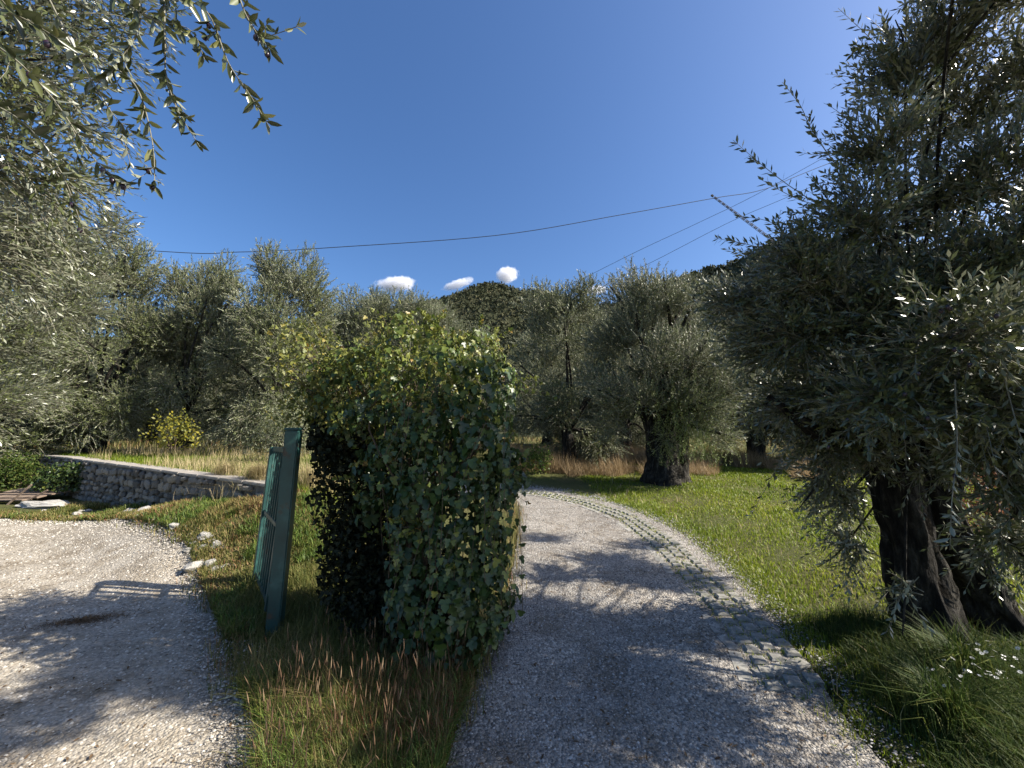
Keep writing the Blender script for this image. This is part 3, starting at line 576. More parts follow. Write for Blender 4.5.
# ------------------------------------------------------------------ ivy bush over an old fence end
def ivy_bush():
    global R
    R = np.random.default_rng(8); b = np.array((-.62, 3.15, g(-.62, 3.15)))
    t = empty('ivy_bush', b, 'tall bush of glossy dark ivy with yellowish top between the two roads', 'ivy')
    def E(u, v, D, rx, ry, rz): return (*W(u, v, D), rx, ry, rz)
    S = [E(440, 398, 3.25, .62, .55, .50), E(395, 385, 3.3, .50, .5, .34), E(478, 400, 3.2, .34, .42, .36), E(452, 470, 3.15, .62, .50, .62), E(472, 510, 3.1, .30, .36, .5), E(455, 575, 3.05, .42, .38, .5),
         E(425, 372, 3.3, .36, .4, .24), E(468, 362, 3.3, .26, .3, .18), E(352, 392, 3.4, .3, .35, .24), E(420, 460, 3.3, .42, .45, .45), E(462, 620, 2.95, .22, .25, .3)]
    S = np.array(S); S[:, 3] *= .9; S[:, 0] -= .05
    big = S.copy(); sub = []
    for k in range(150):                                       # small hanging bulges give the mass its folds
        q = R.integers(0, len(big)); d_ = rv(1)[0]; d_[1] = -abs(d_[1])*.8 if R.random() < .7 else d_[1]; c_ = big[q, :3]+d_*big[q, 3:]*R.uniform(.74, .98)
        if c_[2] < .25: continue
        rr_ = R.uniform(.08, .19); sub.append((*c_, rr_, rr_, rr_*R.uniform(1.1, 1.9)))
    S = np.vstack([big*np.array([1, 1, 1, .76, .76, .84]), sub])
    def shell(n, S, lo=.8, hi=1.06):
        a = S[:, 3]*S[:, 5]; i = R.choice(len(S), n, p=a/a.sum()); d = rv(n); q = R.uniform(lo, hi, n)
        bump = 1+.10*np.sin(d[:, 0]*7+i)*np.cos(d[:, 2]*6+i*2)
        P = S[i, :3]+d*S[i, 3:]*(q*bump)[:, None]; N = nrm(d/S[i, 3:]); inside = np.zeros(n, bool)
        for k in range(len(S)): inside |= (k != i) & ((((P-S[k, :3])/S[k, 3:])**2).sum(1) < .62)
        ok = ~inside & (P[:, 2] > g(-.6, 3)+.08); return P[ok], N[ok]
    P, N = shell(25000, S)
    n = len(P); N = nrm(N+rv(n)*.55); N[:, 2] += .25; D = np.tile((0, 0, -1.), (n, 1))+N*.35+rv(n)*.45
    up = (P[:, 2]-1.32-.35*np.clip(P[:, 0]+.7, 0, 1))/.8+R.normal(0, .28, n)                # young growth towards the top of the bush
    L = (.022+.065*R.random(n)**1.4)*(1-.3*np.clip(up, 0, 1)); P = P+rv(n)*.03
    lf = dict(P=P, D=D, N=N, L=L, W=L*1.0, r=np.clip(R.beta(1.6, 2.6, n), 0, 1)); young = up > .75
    old = np.where(~young)[0]; vis = old[(N[old, 1] < .2)]; sel = vis[nearest_in_view(P[vis], 300)]; L[sel] *= 1.15
    # of the near ones those that lie at the outside; the rest join one part
    rest = np.setdiff1d(old, sel)
    leaf_objects('ivy_leaf', lf, sel, IVY_T, IVY_F, M['ivy'], 1.0, t, 'ivy_leaf')
    for nm, idx, mt, lab in (('foliage', rest, 'ivy', None), ('young_foliage', np.where(young)[0], 'ivy_top', 'yellow green young growth on the top')):
        V, F, rn = place(IVY_T, IVY_F, *(lf[k][idx] for k in ('P', 'D', 'N', 'L', 'W', 'r')))
        o = link(nm, mesh_np(nm, V, F, M[mt], rn), t); o['kind'] = 'stuff'
        if lab: o['label'] = lab
    # flower umbels standing out of the upper half
    P, N = shell(420, S, 1.02, 1.12); ok = (P[:, 2] > 1.45); P, N = P[ok], N[ok]; parts = []; m_ = 26
    for p in P:
        d = rv(m_); q = p+d*R.uniform(.022, .04); parts.append(place(RH_T, RH_F, q, d, rv(m_), np.full(m_, .014), np.full(m_, .012), R.uniform(0, 1, m_)))
    V, F, rn = merge(parts); o = link('flower_heads', mesh_np('flower_heads', V, F, M['umbel'], rn), t); o['kind'] = 'stuff'
    # loose shoots that break the outline at the top and sides
    Ps, Ns = shell(700, S, .95, 1.05); ok = (Ps[:, 2] > .7) & ((Ns[:, 2] > .2) | (np.abs(Ns[:, 0]) > .6)); Ps, Ns = Ps[ok][:130], Ns[ok][:130]; m_ = len(Ps)
    Pt, l_ = twig_leaves(Ps, Ns*.8+(0, 0, .5)+rv(m_)*.4, R.uniform(.1, .3, m_), 5, 5, .35, .042, .04)
    V = tubes(Pt, np.full(Pt.shape[:2], .0018), 3); link('shoots', mesh_np('shoots', V[0], V[1], M['ivystem']), t)['kind'] = 'stuff'
    V, F, rn = place(IVY_T, IVY_F, l_['P'], l_['D'], l_['N'], l_['L'], l_['L'], R.random(len(l_['L']))); link('shoot_leaves', mesh_np('shoot_leaves', V, F, M['ivy_top'], rn), t)['kind'] = 'stuff'
    # stems rising inside and leaves coloured dark for the shade in the hollow left side
    segs = []
    for k in range(26):
        x = b[0]+R.uniform(-.6, .3); y = b[1]+R.uniform(-.2, .4); segs.append(spline([(x, y, b[2]-.05), (x+R.normal(0, .12), y+R.normal(0, .1), 1.0), (x+R.normal(0, .25), y+R.normal(0, .15), 1.7), (x+R.normal(0, .2), y+R.normal(0, .2), 2.1)], 12))
    V = tubes(np.array(segs), np.linspace(.013, .003, 12)[None]*R.uniform(.4, 1.2, (26, 1)), 6); link('stems', mesh_np('stems', V[0], V[1], M['ivystem'], None, True), t)['kind'] = 'stuff'
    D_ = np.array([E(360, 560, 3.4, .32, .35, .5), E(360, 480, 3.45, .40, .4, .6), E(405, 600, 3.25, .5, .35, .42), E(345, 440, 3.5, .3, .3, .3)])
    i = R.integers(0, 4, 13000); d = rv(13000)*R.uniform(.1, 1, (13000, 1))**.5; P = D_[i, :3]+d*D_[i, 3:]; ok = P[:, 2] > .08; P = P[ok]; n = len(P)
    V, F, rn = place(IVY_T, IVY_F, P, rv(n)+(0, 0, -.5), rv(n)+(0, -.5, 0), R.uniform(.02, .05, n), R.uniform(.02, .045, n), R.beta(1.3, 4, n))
    o = link('inner_foliage', mesh_np('inner_foliage', V, F, M['ivy_shade'], rn), t); o['kind'] = 'stuff'
    # hanging runners with yellowed leaves at the lower right
    segs = []; LP = []; 
    for k in range(34):
        p = W(R.uniform(380, 520), R.uniform(380, 560), R.uniform(2.55, 2.8)); p2 = p+(R.normal(0, .06), R.normal(-.03, .04), -R.uniform(.2, .6)); p2[2] = max(p2[2], .1)
        s = spline([p+(0, .25, .05), p, (p+p2)/2+R.normal(0, .03, 3), p2], 10); segs.append(s); LP += list(s[3:]+R.normal(0, .012, (7, 3)))
    V = tubes(np.array(segs), np.full((34, 10), .0022), 4); link('runners', mesh_np('runners', V[0], V[1], M['ivystem']), t)['kind'] = 'stuff'
    P = np.array(LP); n = len(P); V, F, rn = place(IVY_T, IVY_F, P, np.tile((0, -.2, -1.), (n, 1))+rv(n)*.4, np.tile((.2, -1., .3), (n, 1))+rv(n)*.4, R.uniform(.03, .06, n), R.uniform(.03, .055, n), R.uniform(.3, 1, n)**1.5)
    link('runner_leaves', mesh_np('runner_leaves', V, F, M['ivy'], rn), t)['kind'] = 'stuff'
ivy_bush()
def vine():
    global R
    R = np.random.default_rng(9); c = W(340, 385, 3.5); b = np.array((c[0]+.2, 3.6, g(c[0]+.2, 3.6)))
    t = empty('vine_shrub', b, 'sparse yellowing climber arching out on the left side of the ivy', 'climber')
    segs = []; PP = []
    for k in range(60):
        e = W(R.uniform(285, 400), R.uniform(325, 425), R.uniform(3.1, 3.8)); a = b+(R.uniform(-.1, .5), R.uniform(-.1, .1), 0)
        m_ = (a+e)/2+(R.uniform(.0, .2), 0, R.uniform(.2, .5)); s = spline([a, m_, e, e+(R.uniform(-.2, .02), R.uniform(-.1, .1), -R.uniform(-.04, .12))], 16); segs.append(s)
        for q in range(48): PP.append(s[R.integers(7, 16)]+R.normal(0, .06, 3))
    V = tubes(np.array(segs), np.linspace(.005, .0015, 16)[None]*np.ones((60, 1)), 4); link('stems', mesh_np('stems', V[0], V[1], M['ivystem']), t)['kind'] = 'stuff'
    P = np.array(PP); n = len(P)
    V, F, rn = place(IVY_T, IVY_F, P, rv(n)+(0, 0, -.4), rv(n)+(0, -.2, .8), R.uniform(.025, .05, n), R.uniform(.02, .04, n), R.beta(1.5, 1.7, n))
    link('foliage', mesh_np('foliage', V, F, M['vine'], rn), t)['kind'] = 'stuff'
vine()

# ------------------------------------------------------------------ green gate: post and a leaf of bars, seen almost edge on
import bmesh
def prism(pts, hw, hd, ax, mat, name, parent, bev=.004):      # a bevelled bar along pts[0]->pts[1]; ax = width axis
    a, b = Vector(pts[0]), Vector(pts[1]); z = (b-a).normalized(); x = Vector(ax); x = (x-z*x.dot(z)).normalized(); y = z.cross(x); L = (b-a).length
    bm = bmesh.new(); bmesh.ops.create_cube(bm, size=1)
    bmesh.ops.scale(bm, vec=(hw*2, hd*2, L), verts=bm.verts); bmesh.ops.bevel(bm, geom=bm.edges[:], offset=min(bev, hw*.6, hd*.6), segments=2, affect='EDGES')
    mt = Matrix((x, y, z)).transposed().to_4x4(); mt.translation = (a+b)/2; bmesh.ops.transform(bm, matrix=mt, verts=bm.verts)
    me = bpy.data.meshes.new(name); bm.to_mesh(me); bm.free(); me.materials.append(mat); return link(name, me, parent)
p0 = np.array((-1.88, 3.38)); z0 = g(*p0); f0 = Vector((p0[0], p0[1], z0)); f1 = Vector(W(294, 430, 3.2))
post = empty('gate_post', f0, 'dark green square metal post, the taller and nearer of the two uprights', 'gate post')
ax = Vector((.62, .78, 0)).normalized()
prism((f0-Vector((0, 0, .2)), f1), .052, .045, (1, .1, 0), M['green'], 'shaft', post, .008)
prism((f1, f1+Vector((0, 0, .018))), .058, .051, (1, .1, 0), M['green'], 'cap', post, .006)
for k, (hh) in enumerate((.35, 1.25)):
    c = f0.lerp(f1, hh/1.6)+Vector((-.07, .02, 0)); prism((c-Vector((0, 0, .05)), c+Vector((0, 0, .05))), .014, .014, (1, 0, 0), M['green'], 'hinge', post)
gl0 = Vector((-2.0, 3.50, g(-2.0, 3.5)+.12)); gl1 = Vector((-2.53, 4.17, g(-2.53, 4.17)+.06))
gate = empty('gate_leaf', (gl1.x, gl1.y, g(gl1.x, gl1.y)), 'worn green metal gate leaf of upright bars, open and seen edge on', 'gate')
top0 = Vector((-1.90, 3.48, 1.50)); top1 = Vector(W(274, 447, 4.17)); dr = (gl1-gl0).normalized()
prism((gl1-Vector((0, 0, .1)), top1), .034, .034, dr, M['green'], 'stile', gate); prism((gl0, top0), .03, .03, dr, M['green'], 'stile', gate)
for h_ in (.03, .5, .985):
    prism((gl0.lerp(top0, h_)+dr*.03, gl1.lerp(top1, h_)-dr*.034), .022, .016, (0, 0, 1), M['green'], 'rail', gate)
for k in range(1, 8):
    q = k/8; a = gl0.lerp(gl1, q); b_ = top0.lerp(top1, q); prism((a.lerp(b_, .04), a.lerp(b_, .972)), .014, .014, dr, M['green'], 'bar', gate, .002)

# ------------------------------------------------------------------ dry stone retaining wall
def rock_mesh(name, seed, mat, sub=2, flat=1., amp=.3, boxy=0.):
    bm = bmesh.new(); bmesh.ops.create_icosphere(bm, subdivisions=sub, radius=1)
    for v in bm.verts:
        p = v.co.copy()
        if boxy: q = max(abs(p.x), abs(p.y), abs(p.z)); p = p.lerp(p/q*.85, boxy)
        n_ = mnoise.noise(p*1.3+Vector((seed*3.1, seed, 2)))+.5*mnoise.noise(p*3+Vector((seed, 5, seed)))
        v.co = p*(1+amp*n_)
    me = bpy.data.meshes.new(name); bm.to_mesh(me); bm.free(); me.materials.append(mat)
    a = me.attributes.new('rnd', 'FLOAT', 'POINT'); a.data.foreach_set('value', [((seed*.37) % 1)]*len(me.vertices)); return me
def wall():
    r = random.Random(3); A = Vector((-13.3, 11.48, 0)); B = Vector((-3.45, 5.87, 0)); dirv = (B-A).normalized(); nf = Vector((-.495, -.869, 0)); Lw = (B-A).length
    c = (A+B)/2; t = empty('stone_wall', (c.x, c.y, g(c.x, c.y-.3)), 'low rubble stone retaining wall with pale coping below the dry grass terrace', 'wall')
    topz = lambda x: .93+.02*min(8, max(0, -x-3.5))
    bm = bmesh.new(); prev = None
    for i in range(61):
        p = A.lerp(B, i/60); zt = topz(p.x)
        vs_ = [bm.verts.new(p+nf*o_+Vector((0, 0, z))) for o_, z in ((.02, -.3), (.0, zt-.055), (-.30, zt-.055), (-.30, -.3))]
        if prev:
            for k in range(4): bm.faces.new((prev[k], prev[(k+1) % 4], vs_[(k+1) % 4], vs_[k]))
        else: bm.faces.new(vs_)
        prev = vs_
    bm.faces.new(prev[::-1]); bmesh.ops.recalc_face_normals(bm, faces=bm.faces)
    me = bpy.data.meshes.new('mortar'); bm.to_mesh(me); bm.free(); me.materials.append(M['mortar']); link('mortar', me, t)
    protos = [rock_mesh('stone', s, M['stone'], 2, amp=.28, boxy=.55) for s in range(9)]; cnt = 0
    z = .0; row = 0
    rows = []
    while z < 1.1:
        hh = r.uniform(.10, .17); x = r.uniform(0, .1)
        while x < Lw:
            wd = r.uniform(.11, .34); p = A.lerp(B, (x+wd/2)/Lw); gz = float(H(p.x+nf.x*.14, p.y+nf.y*.14)); zt = topz(p.x)-.06
            zc = z+hh/2+r.uniform(-.03, .03)
            if zc+hh*.35 < zt+.02 and zc > gz-.05: rows.append((p+nf*(.015+r.uniform(-.01, .02)), zc, wd, min(hh, (zt-zc)*2+.02), p.length))
            x += wd+.012
        z += hh+.006
    rows.sort(key=lambda q: q[4])
    ang = math.atan2(dirv.y, dirv.x)
    for k, (p, zc, wd, hh, _) in enumerate(rows[:300]):
        o = bpy.data.objects.new('stone', r.choice(protos)); COL.objects.link(o); o.parent = t
        o.location = Vector((p.x, p.y, zc))-Vector(t.location); o.rotation_euler = (r.uniform(-.08, .08), r.uniform(-.3, .3), ang+r.choice((0, math.pi))+r.uniform(-.06, .06)); o.scale = (wd*.52, .05, hh*r.uniform(.42, .62))
    if len(rows) > 300:
        parts = []
        for p, zc, wd, hh, _ in rows[300:]:
            me = r.choice(protos); V = np.array([v.co[:] for v in me.vertices])*(wd*.52, .07, hh*.53); ca, sa = math.cos(ang), math.sin(ang)
            V = np.stack([V[:, 0]*ca-V[:, 1]*sa, V[:, 0]*sa+V[:, 1]*ca, V[:, 2]], -1)+np.array((p.x, p.y, zc)); F = np.array([f.vertices[:] for f in me.polygons]); parts.append((V, F, np.full(len(V), r.random())))
        V, F, rn = merge(parts); link('far_stones', mesh_np('far_stones', V, F, M['stone'], rn), t)['kind'] = 'stuff'
    n = 16
    for k in range(n):
        a = A.lerp(B, k/n); b_ = A.lerp(B, (k+1)/n); off = nf*-.13; za, zb = topz(a.x)-.027+r.uniform(-.004, .004), topz(b_.x)-.027
        prism((a+off+dirv*.004+Vector((0, 0, za)), b_+off-dirv*.004+Vector((0, 0, zb))), .022, .165, (0, 0, 1), M['coping'], 'coping_stone', t, .01)
wall()

# pale limestone rocks on the bank and below the wall
def rocks():
    r = random.Random(8); pr = [rock_mesh('rock', s+20, M['rock'], 2, amp=.45, boxy=.3) for s in range(5)]
    spots = []
    for k in range(190):
        q = r.random(); u = 40+q*210; v = 507+r.gauss(0, 6)+(q*5)
        if k > 110: u = r.uniform(130, 235); v = r.uniform(508, 540)
        spots.append((u, v))
    for k, (u, v) in enumerate(spots):
        z = .25
        for _ in range(6):
            rx = (u-512)/CF; up = (384-v)/CF; d = (rx, math.cos(CP)-up*math.sin(CP), math.sin(CP)+up*math.cos(CP)); tt = (z-CH)/d[2]; z = g(d[0]*tt, d[1]*tt)
        x, y = d[0]*tt, d[1]*tt
        if sd_wall(x, y) > -.25 or not math.isfinite(x) or y > 11 or inpoly(np.array([x]), np.array([y]), LR_POLY)[0] or y < 4.5: continue
        s = r.uniform(.02, .10)*(1 if r.random() < .5 else .6); o = bpy.data.objects.new('rock', r.choice(pr)); COL.objects.link(o); o.location = (x, y, z+s*.15)
        o.rotation_euler = (r.uniform(-.3, .3), r.uniform(-.3, .3), r.uniform(0, 6)); o.scale = (s*1.3, s, s*.55)
        tag(o, 'pale limestone rock lying among weeds on the bank below the stone wall' if s > .04 else 'small pale stone lying among weeds on the bank below the stone wall', 'rock', 'pale rocks on the bank below the wall' if s > .04 else 'small pale stones on the bank below the wall')
    c = (-9.9, 8.75, g(-9.9, 8.75)+.03); me = rock_mesh('rock_slab', 77, M['rock'], 3, amp=.35, boxy=.4); o = link('rock_slab', me); o.location = c; o.scale = (.62, .28, .08); o.rotation_euler[2] = -.2
    tag(o, 'broad white rock slab at the foot of the stone wall', 'rock')
    # heap of weathered boards at the left edge
    for k in range(5):
        x = -11.3+.1*k; y = 9.15+.13*k; z = g(x, y)+.06+.035*k; o = prism((Vector((x-.9, y+.05*k, z)), Vector((x+.7, y-.15+.06*k, z+.03))), .09, .014, (0, 1, .15*(k % 2)), M['wood'], 'board', None)
        tag(o, ('lowest front', 'second lowest', 'middle', 'second highest', 'topmost rear')[k]+' weathered brown board in the low heap at the foot of the wall', 'board', 'boards heaped below the wall')
    for k, (dx, dz) in enumerate(((.5, .42), (.8, .3))):
        x, y = -10.75+.25*k, 8.9; o = prism((Vector((x-.15, y, g(x, y))), Vector((x+dx*.4, y+.1, g(x, y)+dz))), .016, .014, (1, 0, 0), M['wood'], 'stick', None)
        tag(o, ('longer' if k == 0 else 'shorter')+' grey stick standing askew beside the heap of boards', 'stick')
rocks()

# ------------------------------------------------------------------ paver strip and broken concrete edging along the path
PAVE = spline([(1.78, 2.72), (1.86, 3.1), (1.95, 4.1), (2.02, 5.5), (1.92, 6.9), (1.55, 7.9), (1.0, 8.7), (.2, 9.4), (-.9, 9.95)], 70)
def pavers():
    r = random.Random(12); cl = spline([(1.78, 2.72), (1.86, 3.1), (1.95, 4.1), (2.02, 5.5), (1.92, 6.9), (1.55, 7.9), (1.0, 8.7), (.2, 9.4), (-.9, 9.95)], 400)
    seg = np.linalg.norm(np.diff(cl, axis=0), axis=1); s = np.concatenate([[0], np.cumsum(seg)]); L = s[-1]
    t = empty('paver_strip', (cl[0][0], cl[0][1], g(*cl[0])), 'curved strip of small concrete pavers with moss in the joints', 'paving')
    def at(d, off):
        x = np.interp(d, s, cl[:, 0]); y = np.interp(d, s, cl[:, 1]); e = .02; x2 = np.interp(min(d+e, L), s, cl[:, 0]); y2 = np.interp(min(d+e, L), s, cl[:, 1]); x1 = np.interp(max(d-e, 0), s, cl[:, 0]); y1 = np.interp(max(d-e, 0), s, cl[:, 1])
        T = np.array((x2-x1, y2-y1)); T /= np.linalg.norm(T); n_ = np.array((-T[1], T[0])); return x+n_[0]*off, y+n_[1]*off, math.atan2(T[1], T[0])
    ms = []
    for k in range(4):
        bm = bmesh.new(); bmesh.ops.create_cube(bm, size=1); bmesh.ops.scale(bm, vec=(.098, .094, .05), verts=bm.verts)
        for v in bm.verts: v.co += Vector((r.uniform(-.006, .006), r.uniform(-.006, .006), r.uniform(-.003, .003)))
        bmesh.ops.bevel(bm, geom=[e for e in bm.edges if e.verts[0].co.z > 0 and e.verts[1].co.z > 0], offset=.012, segments=1, affect='EDGES')
        me = bpy.data.meshes.new('paver'); bm.to_mesh(me); bm.free(); me.materials.append(M['concrete']); ms.append(me)
    d = 0; i = 0; moss = []
    while d < L and i < 298:
        for k in range(3):
            off = (k-1)*.135; x, y, a = at(d+(.064 if k % 2 else 0), off)
            moss.append((x+.06*math.cos(a), y+.06*math.sin(a))); moss.append((x-.06*math.sin(a), y+.06*math.cos(a)))
            if r.random() < .14: continue
            o = bpy.data.objects.new('paver', r.choice(ms)); COL.objects.link(o); o.parent = t; i += 1
            o.location = Vector((x, y, g(x, y)+.003+r.uniform(-.006, .006)))-Vector(t.location); o.rotation_euler = (r.uniform(-.04, .04), r.uniform(-.04, .04), a+r.uniform(-.05, .05))
        d += .128
    e = empty('concrete_edging', (1.55, 2.7, g(1.55, 2.7)), 'cracked flush concrete edging between the path and the paver strip', 'kerb')
    d = 0
    while d < L-.5:
        ln = r.uniform(.15, .6)
        if r.random() < .28: d += ln*.7; continue
        ln = ln; x1, y1, a = at(d, .27+r.uniform(-.025, .02)); x2, y2, _ = at(d+ln, .27+r.uniform(-.012, .012)); zz = -.019
        prism((Vector((x1, y1, g(x1, y1)+zz)), Vector((x2, y2, g(x2, y2)+zz+r.uniform(-.004, .004)))), .035, .048, (0, 0, 1), M['concrete'], 'edging_slab', e, .008); d += ln+r.uniform(.008, .03)
    o = prism((Vector((1.60, 2.86, g(1.6, 2.86)-.01)), Vector((2.02, 2.98, g(2., 3.)-.01))), .035, .05, (0, 0, 1), M['concrete'], 'edging_slab', e, .008)
    return np.array(moss)
MOSS = pavers()

# ------------------------------------------------------------------ loose stones
OCT = np.array([(1, .2, -.3), (.2, 1, -.3), (-.9, .5, -.3), (-.8, -.6, -.3), (.3, -1, -.3), (0, 0, .8)], float); OF = np.array([(0, 1, 5), (1, 2, 5), (2, 3, 5), (3, 4, 5), (4, 0, 5)])
def pebbles(name, poly, n, mat, label, smin, smax, rmax, edge=None):
    rad = R.uniform(1.6, rmax, n*3); th = R.uniform(-1.15, 1.0, n*3); x = rad*np.sin(th); y = rad*np.cos(th); ok = inpoly(x, y, poly); x, y = x[ok][:n], y[ok][:n]
    if edge is not None:                                      # stones swept to the margins
        j = R.integers(0, len(edge), n//4); ex = edge[j, 0]+R.normal(0, .13, n//4); ey = edge[j, 1]+R.normal(0, .13, n//4); k = ey > 1.2; x = np.concatenate([x, ex[k]]); y = np.concatenate([y, ey[k]])
    d_ = np.min(np.hypot(x[:, None]-PAVE[None, :, 0], y[:, None]-PAVE[None, :, 1]), 1); keep_ = (d_ > .24) | (R.random(len(x)) < .3); x, y = x[keep_], y[keep_]
    m_ = len(x); s = smin+(smax-smin)*R.random(m_)**3.2; s *= (.75+np.hypot(x, y)*.09)
    V = OCT[None]*s[:, None, None]*R.uniform(.6, 1.3, (m_, 6, 1)); V[:, :, 2] *= .75; a = R.uniform(0, 6.28, m_); c, sn = np.cos(a)[:, None], np.sin(a)[:, None]
    V = np.stack([V[..., 0]*c-V[..., 1]*sn, V[..., 0]*sn+V[..., 1]*c, V[..., 2]], -1)+np.stack([x, y, H(x, y)+.012+s*.2], -1)[:, None]
    F = (OF[None]+np.arange(m_)[:, None, None]*6).reshape(-1, 3)
    tag(link(name, mesh_np(name, V, F, mat, np.repeat(R.uniform(0, 1, m_), 6))), label, 'gravel', kind='stuff')
R = np.random.default_rng(3)
pebbles('loose_gravel', LR_POLY, 52000, M['pebble_white'], 'loose pale gravel scattered over the left road', .003, .011, 13, LROAD)
pebbles('loose_gravel', RP_POLY, 46000, M['pebble_grey'], 'loose grey gravel scattered over the right path', .003, .010, 9.5, PATH_R)

# ------------------------------------------------------------------ grasses and weeds
def blades(x, y, hgt, wid, lean, mat, name, label, cat='grass', z=None, rnd=None, seg=2):
    n = len(x); a = R.uniform(0, 6.28, n); d = np.stack([np.cos(a), np.sin(a), np.zeros(n)], -1); s = np.stack([-np.sin(a), np.cos(a), np.zeros(n)], -1)
    B = np.stack([x, y, (H(x, y) if z is None else z)-.01], -1); up = np.array([0, 0, 1.]); ln = lean*R.uniform(.2, 1.2, n)
    mid = B+(up*.55+d*(ln*.25)[:, None])*hgt[:, None]; tip = B+(up*(1-.35*ln)[:, None]+d*ln[:, None])*hgt[:, None]; w = wid[:, None]
    V = np.stack([B-s*w*.5, B+s*w*.5, mid+s*w*.4, mid-s*w*.4, tip], 1)
    rn = R.uniform(0, 1, n) if rnd is None else rnd
    if seg == 1:
        F = np.arange(n*3).reshape(-1, 3); return tag(link(name, mesh_np(name, V[:, [0, 1, 4]].reshape(-1, 3), F, mat, np.repeat(rn, 3))), label, cat, kind='stuff')
    F3 = np.array([(0, 1, 2), (0, 2, 3), (3, 2, 4)]); F = (F3[None]+np.arange(n)[:, None, None]*5).reshape(-1, 3)
    return tag(link(name, mesh_np(name, V.reshape(-1, 3), F, mat, np.repeat(rn, 5))), label, cat, kind='stuff')
def polar(n, r0, r1, t0, t1, test, power=1.0):
    X, Y = [], []; tot = 0
    while tot < n:
        r = r0+(r1-r0)*R.random(n)**power; th = R.uniform(t0, t1, n); x = r*np.sin(th); y = r*np.cos(th); ok = test(x, y); X.append(x[ok]); Y.append(y[ok]); tot += ok.sum()
    return np.concatenate(X)[:n], np.concatenate(Y)[:n]
def pn(x, y, s=1.0, o=0):                                     # smooth patchiness 0..1
    return .5+.25*(np.sin(x*1.9*s+o)+np.sin(y*2.3*s+o*2+x*.7*s))*.9+.12*np.sin(x*5.1*s-y*4.3*s+o)
inL = lambda x, y: inpoly(x, y, LR_POLY); inR = lambda x, y: inpoly(x, y, RP_POLY)
def nearR(x, y):                                              # lateral distance outside the path's right edge
    return x-np.interp(y, PATH_R[:60, 1], PATH_R[:60, 0])
# sunny bank right of the path
tst = lambda x, y: (~inR(x, y)) & (x > np.where(y < 9, 1.6, -9)) & (~((x < 1.2) & (y < 10.3))) & (y < 15) & (y > 1.2)
x, y = polar(138000, 2.2, 15, -.12, 1.25, tst); ii = R.integers(0, 62, 9000); ex = PATH_R[ii, 0]+np.abs(R.normal(0, .16, 9000))-.05; ey = PATH_R[ii, 1]+R.normal(0, .12, 9000); kk = ey > 3.2; x = np.concatenate([x, ex[kk]]); y = np.concatenate([y, ey[kk]])
ed = np.clip((nearR(x, y)+.1)/.3, .3, 1); D = np.hypot(x, y)
blades(x, y, R.uniform(.02, .06, len(x))*(.5+1.0*pn(x, y, 1.7))*ed*(1+D*.03), .003+D*.0011, np.full(len(x), .6), M['grass'], 'grass', 'bright green grass covering the bank right of the path', rnd=np.clip(R.normal(.35, .2, len(x))+.45*(pn(x, y, .8, 2)-.5), 0, 1))
# ragged straw in the bank
x, y = polar(1500, 3, 13, .2, 1.0, tst); blades(x, y, R.uniform(.08, .2, len(x)), .002+np.hypot(x, y)*.0006, np.full(len(x), .7), M['straw'], 'dry_grass_stalks', 'thin straw stalks scattered through the green bank')
# long shady grass round the right trunk and in the lower right corner
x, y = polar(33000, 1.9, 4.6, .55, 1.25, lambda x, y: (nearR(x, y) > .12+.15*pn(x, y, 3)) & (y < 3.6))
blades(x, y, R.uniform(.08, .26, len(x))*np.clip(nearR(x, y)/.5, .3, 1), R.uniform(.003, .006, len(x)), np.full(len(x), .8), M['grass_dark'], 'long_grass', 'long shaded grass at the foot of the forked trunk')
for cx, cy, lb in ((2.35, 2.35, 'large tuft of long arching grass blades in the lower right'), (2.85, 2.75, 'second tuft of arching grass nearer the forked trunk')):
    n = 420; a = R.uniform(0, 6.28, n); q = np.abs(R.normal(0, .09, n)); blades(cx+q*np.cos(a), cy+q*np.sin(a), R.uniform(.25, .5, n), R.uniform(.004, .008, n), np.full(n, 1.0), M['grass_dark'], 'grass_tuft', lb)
# verge between the two roads
vt = lambda x, y: (~inL(x, y)) & (~inR(x, y)) & (x < .1) & (x > -2.8) & (y < 5.2) & (y > 1.5)
xs_, ys_ = polar(6500, 1.8, 3.6, -.6, .05, vt); blades(xs_, ys_, R.uniform(.1, .34, len(xs_))*(.4+.8*pn(xs_, ys_, 2.4, 1)), R.uniform(.0018, .0035, len(xs_)), np.full(len(xs_), .95), M['grass_mixed'], 'verge_straw', 'thin brownish straw mixed through the verge', rnd=R.beta(2, 1.6, len(xs_)))
x, y = polar(40000, 1.8, 4.8, -.62, .05, vt); e = np.clip((x-np.interp(y, LROAD[::-1, 1], LROAD[::-1, 0]))/.4, .2, 1); e2 = np.clip((np.interp(y, PATH_L[:, 1], PATH_L[:, 0])-x)/.35, .15, 1)
tall = np.minimum(e, e2); blades(x, y, R.uniform(.05, .30, len(x))*tall*(.5+.8*pn(x, y, 2)), R.uniform(.0025, .005, len(x)), np.full(len(x), .75), M['grass_mixed'], 'verge_grass', 'green and straw coloured grass in the verge between the roads', rnd=np.clip(R.beta(1.5, 2.2, len(x))*.8, 0, 1))
x, y = polar(12000, 1.8, 3.2, -.6, .0, vt); blades(x, y, R.uniform(.06, .24, len(x)), R.uniform(.003, .006, len(x)), np.full(len(x), .9), M['weed'], 'green_weeds', 'leafy green weeds low in the front of the verge')
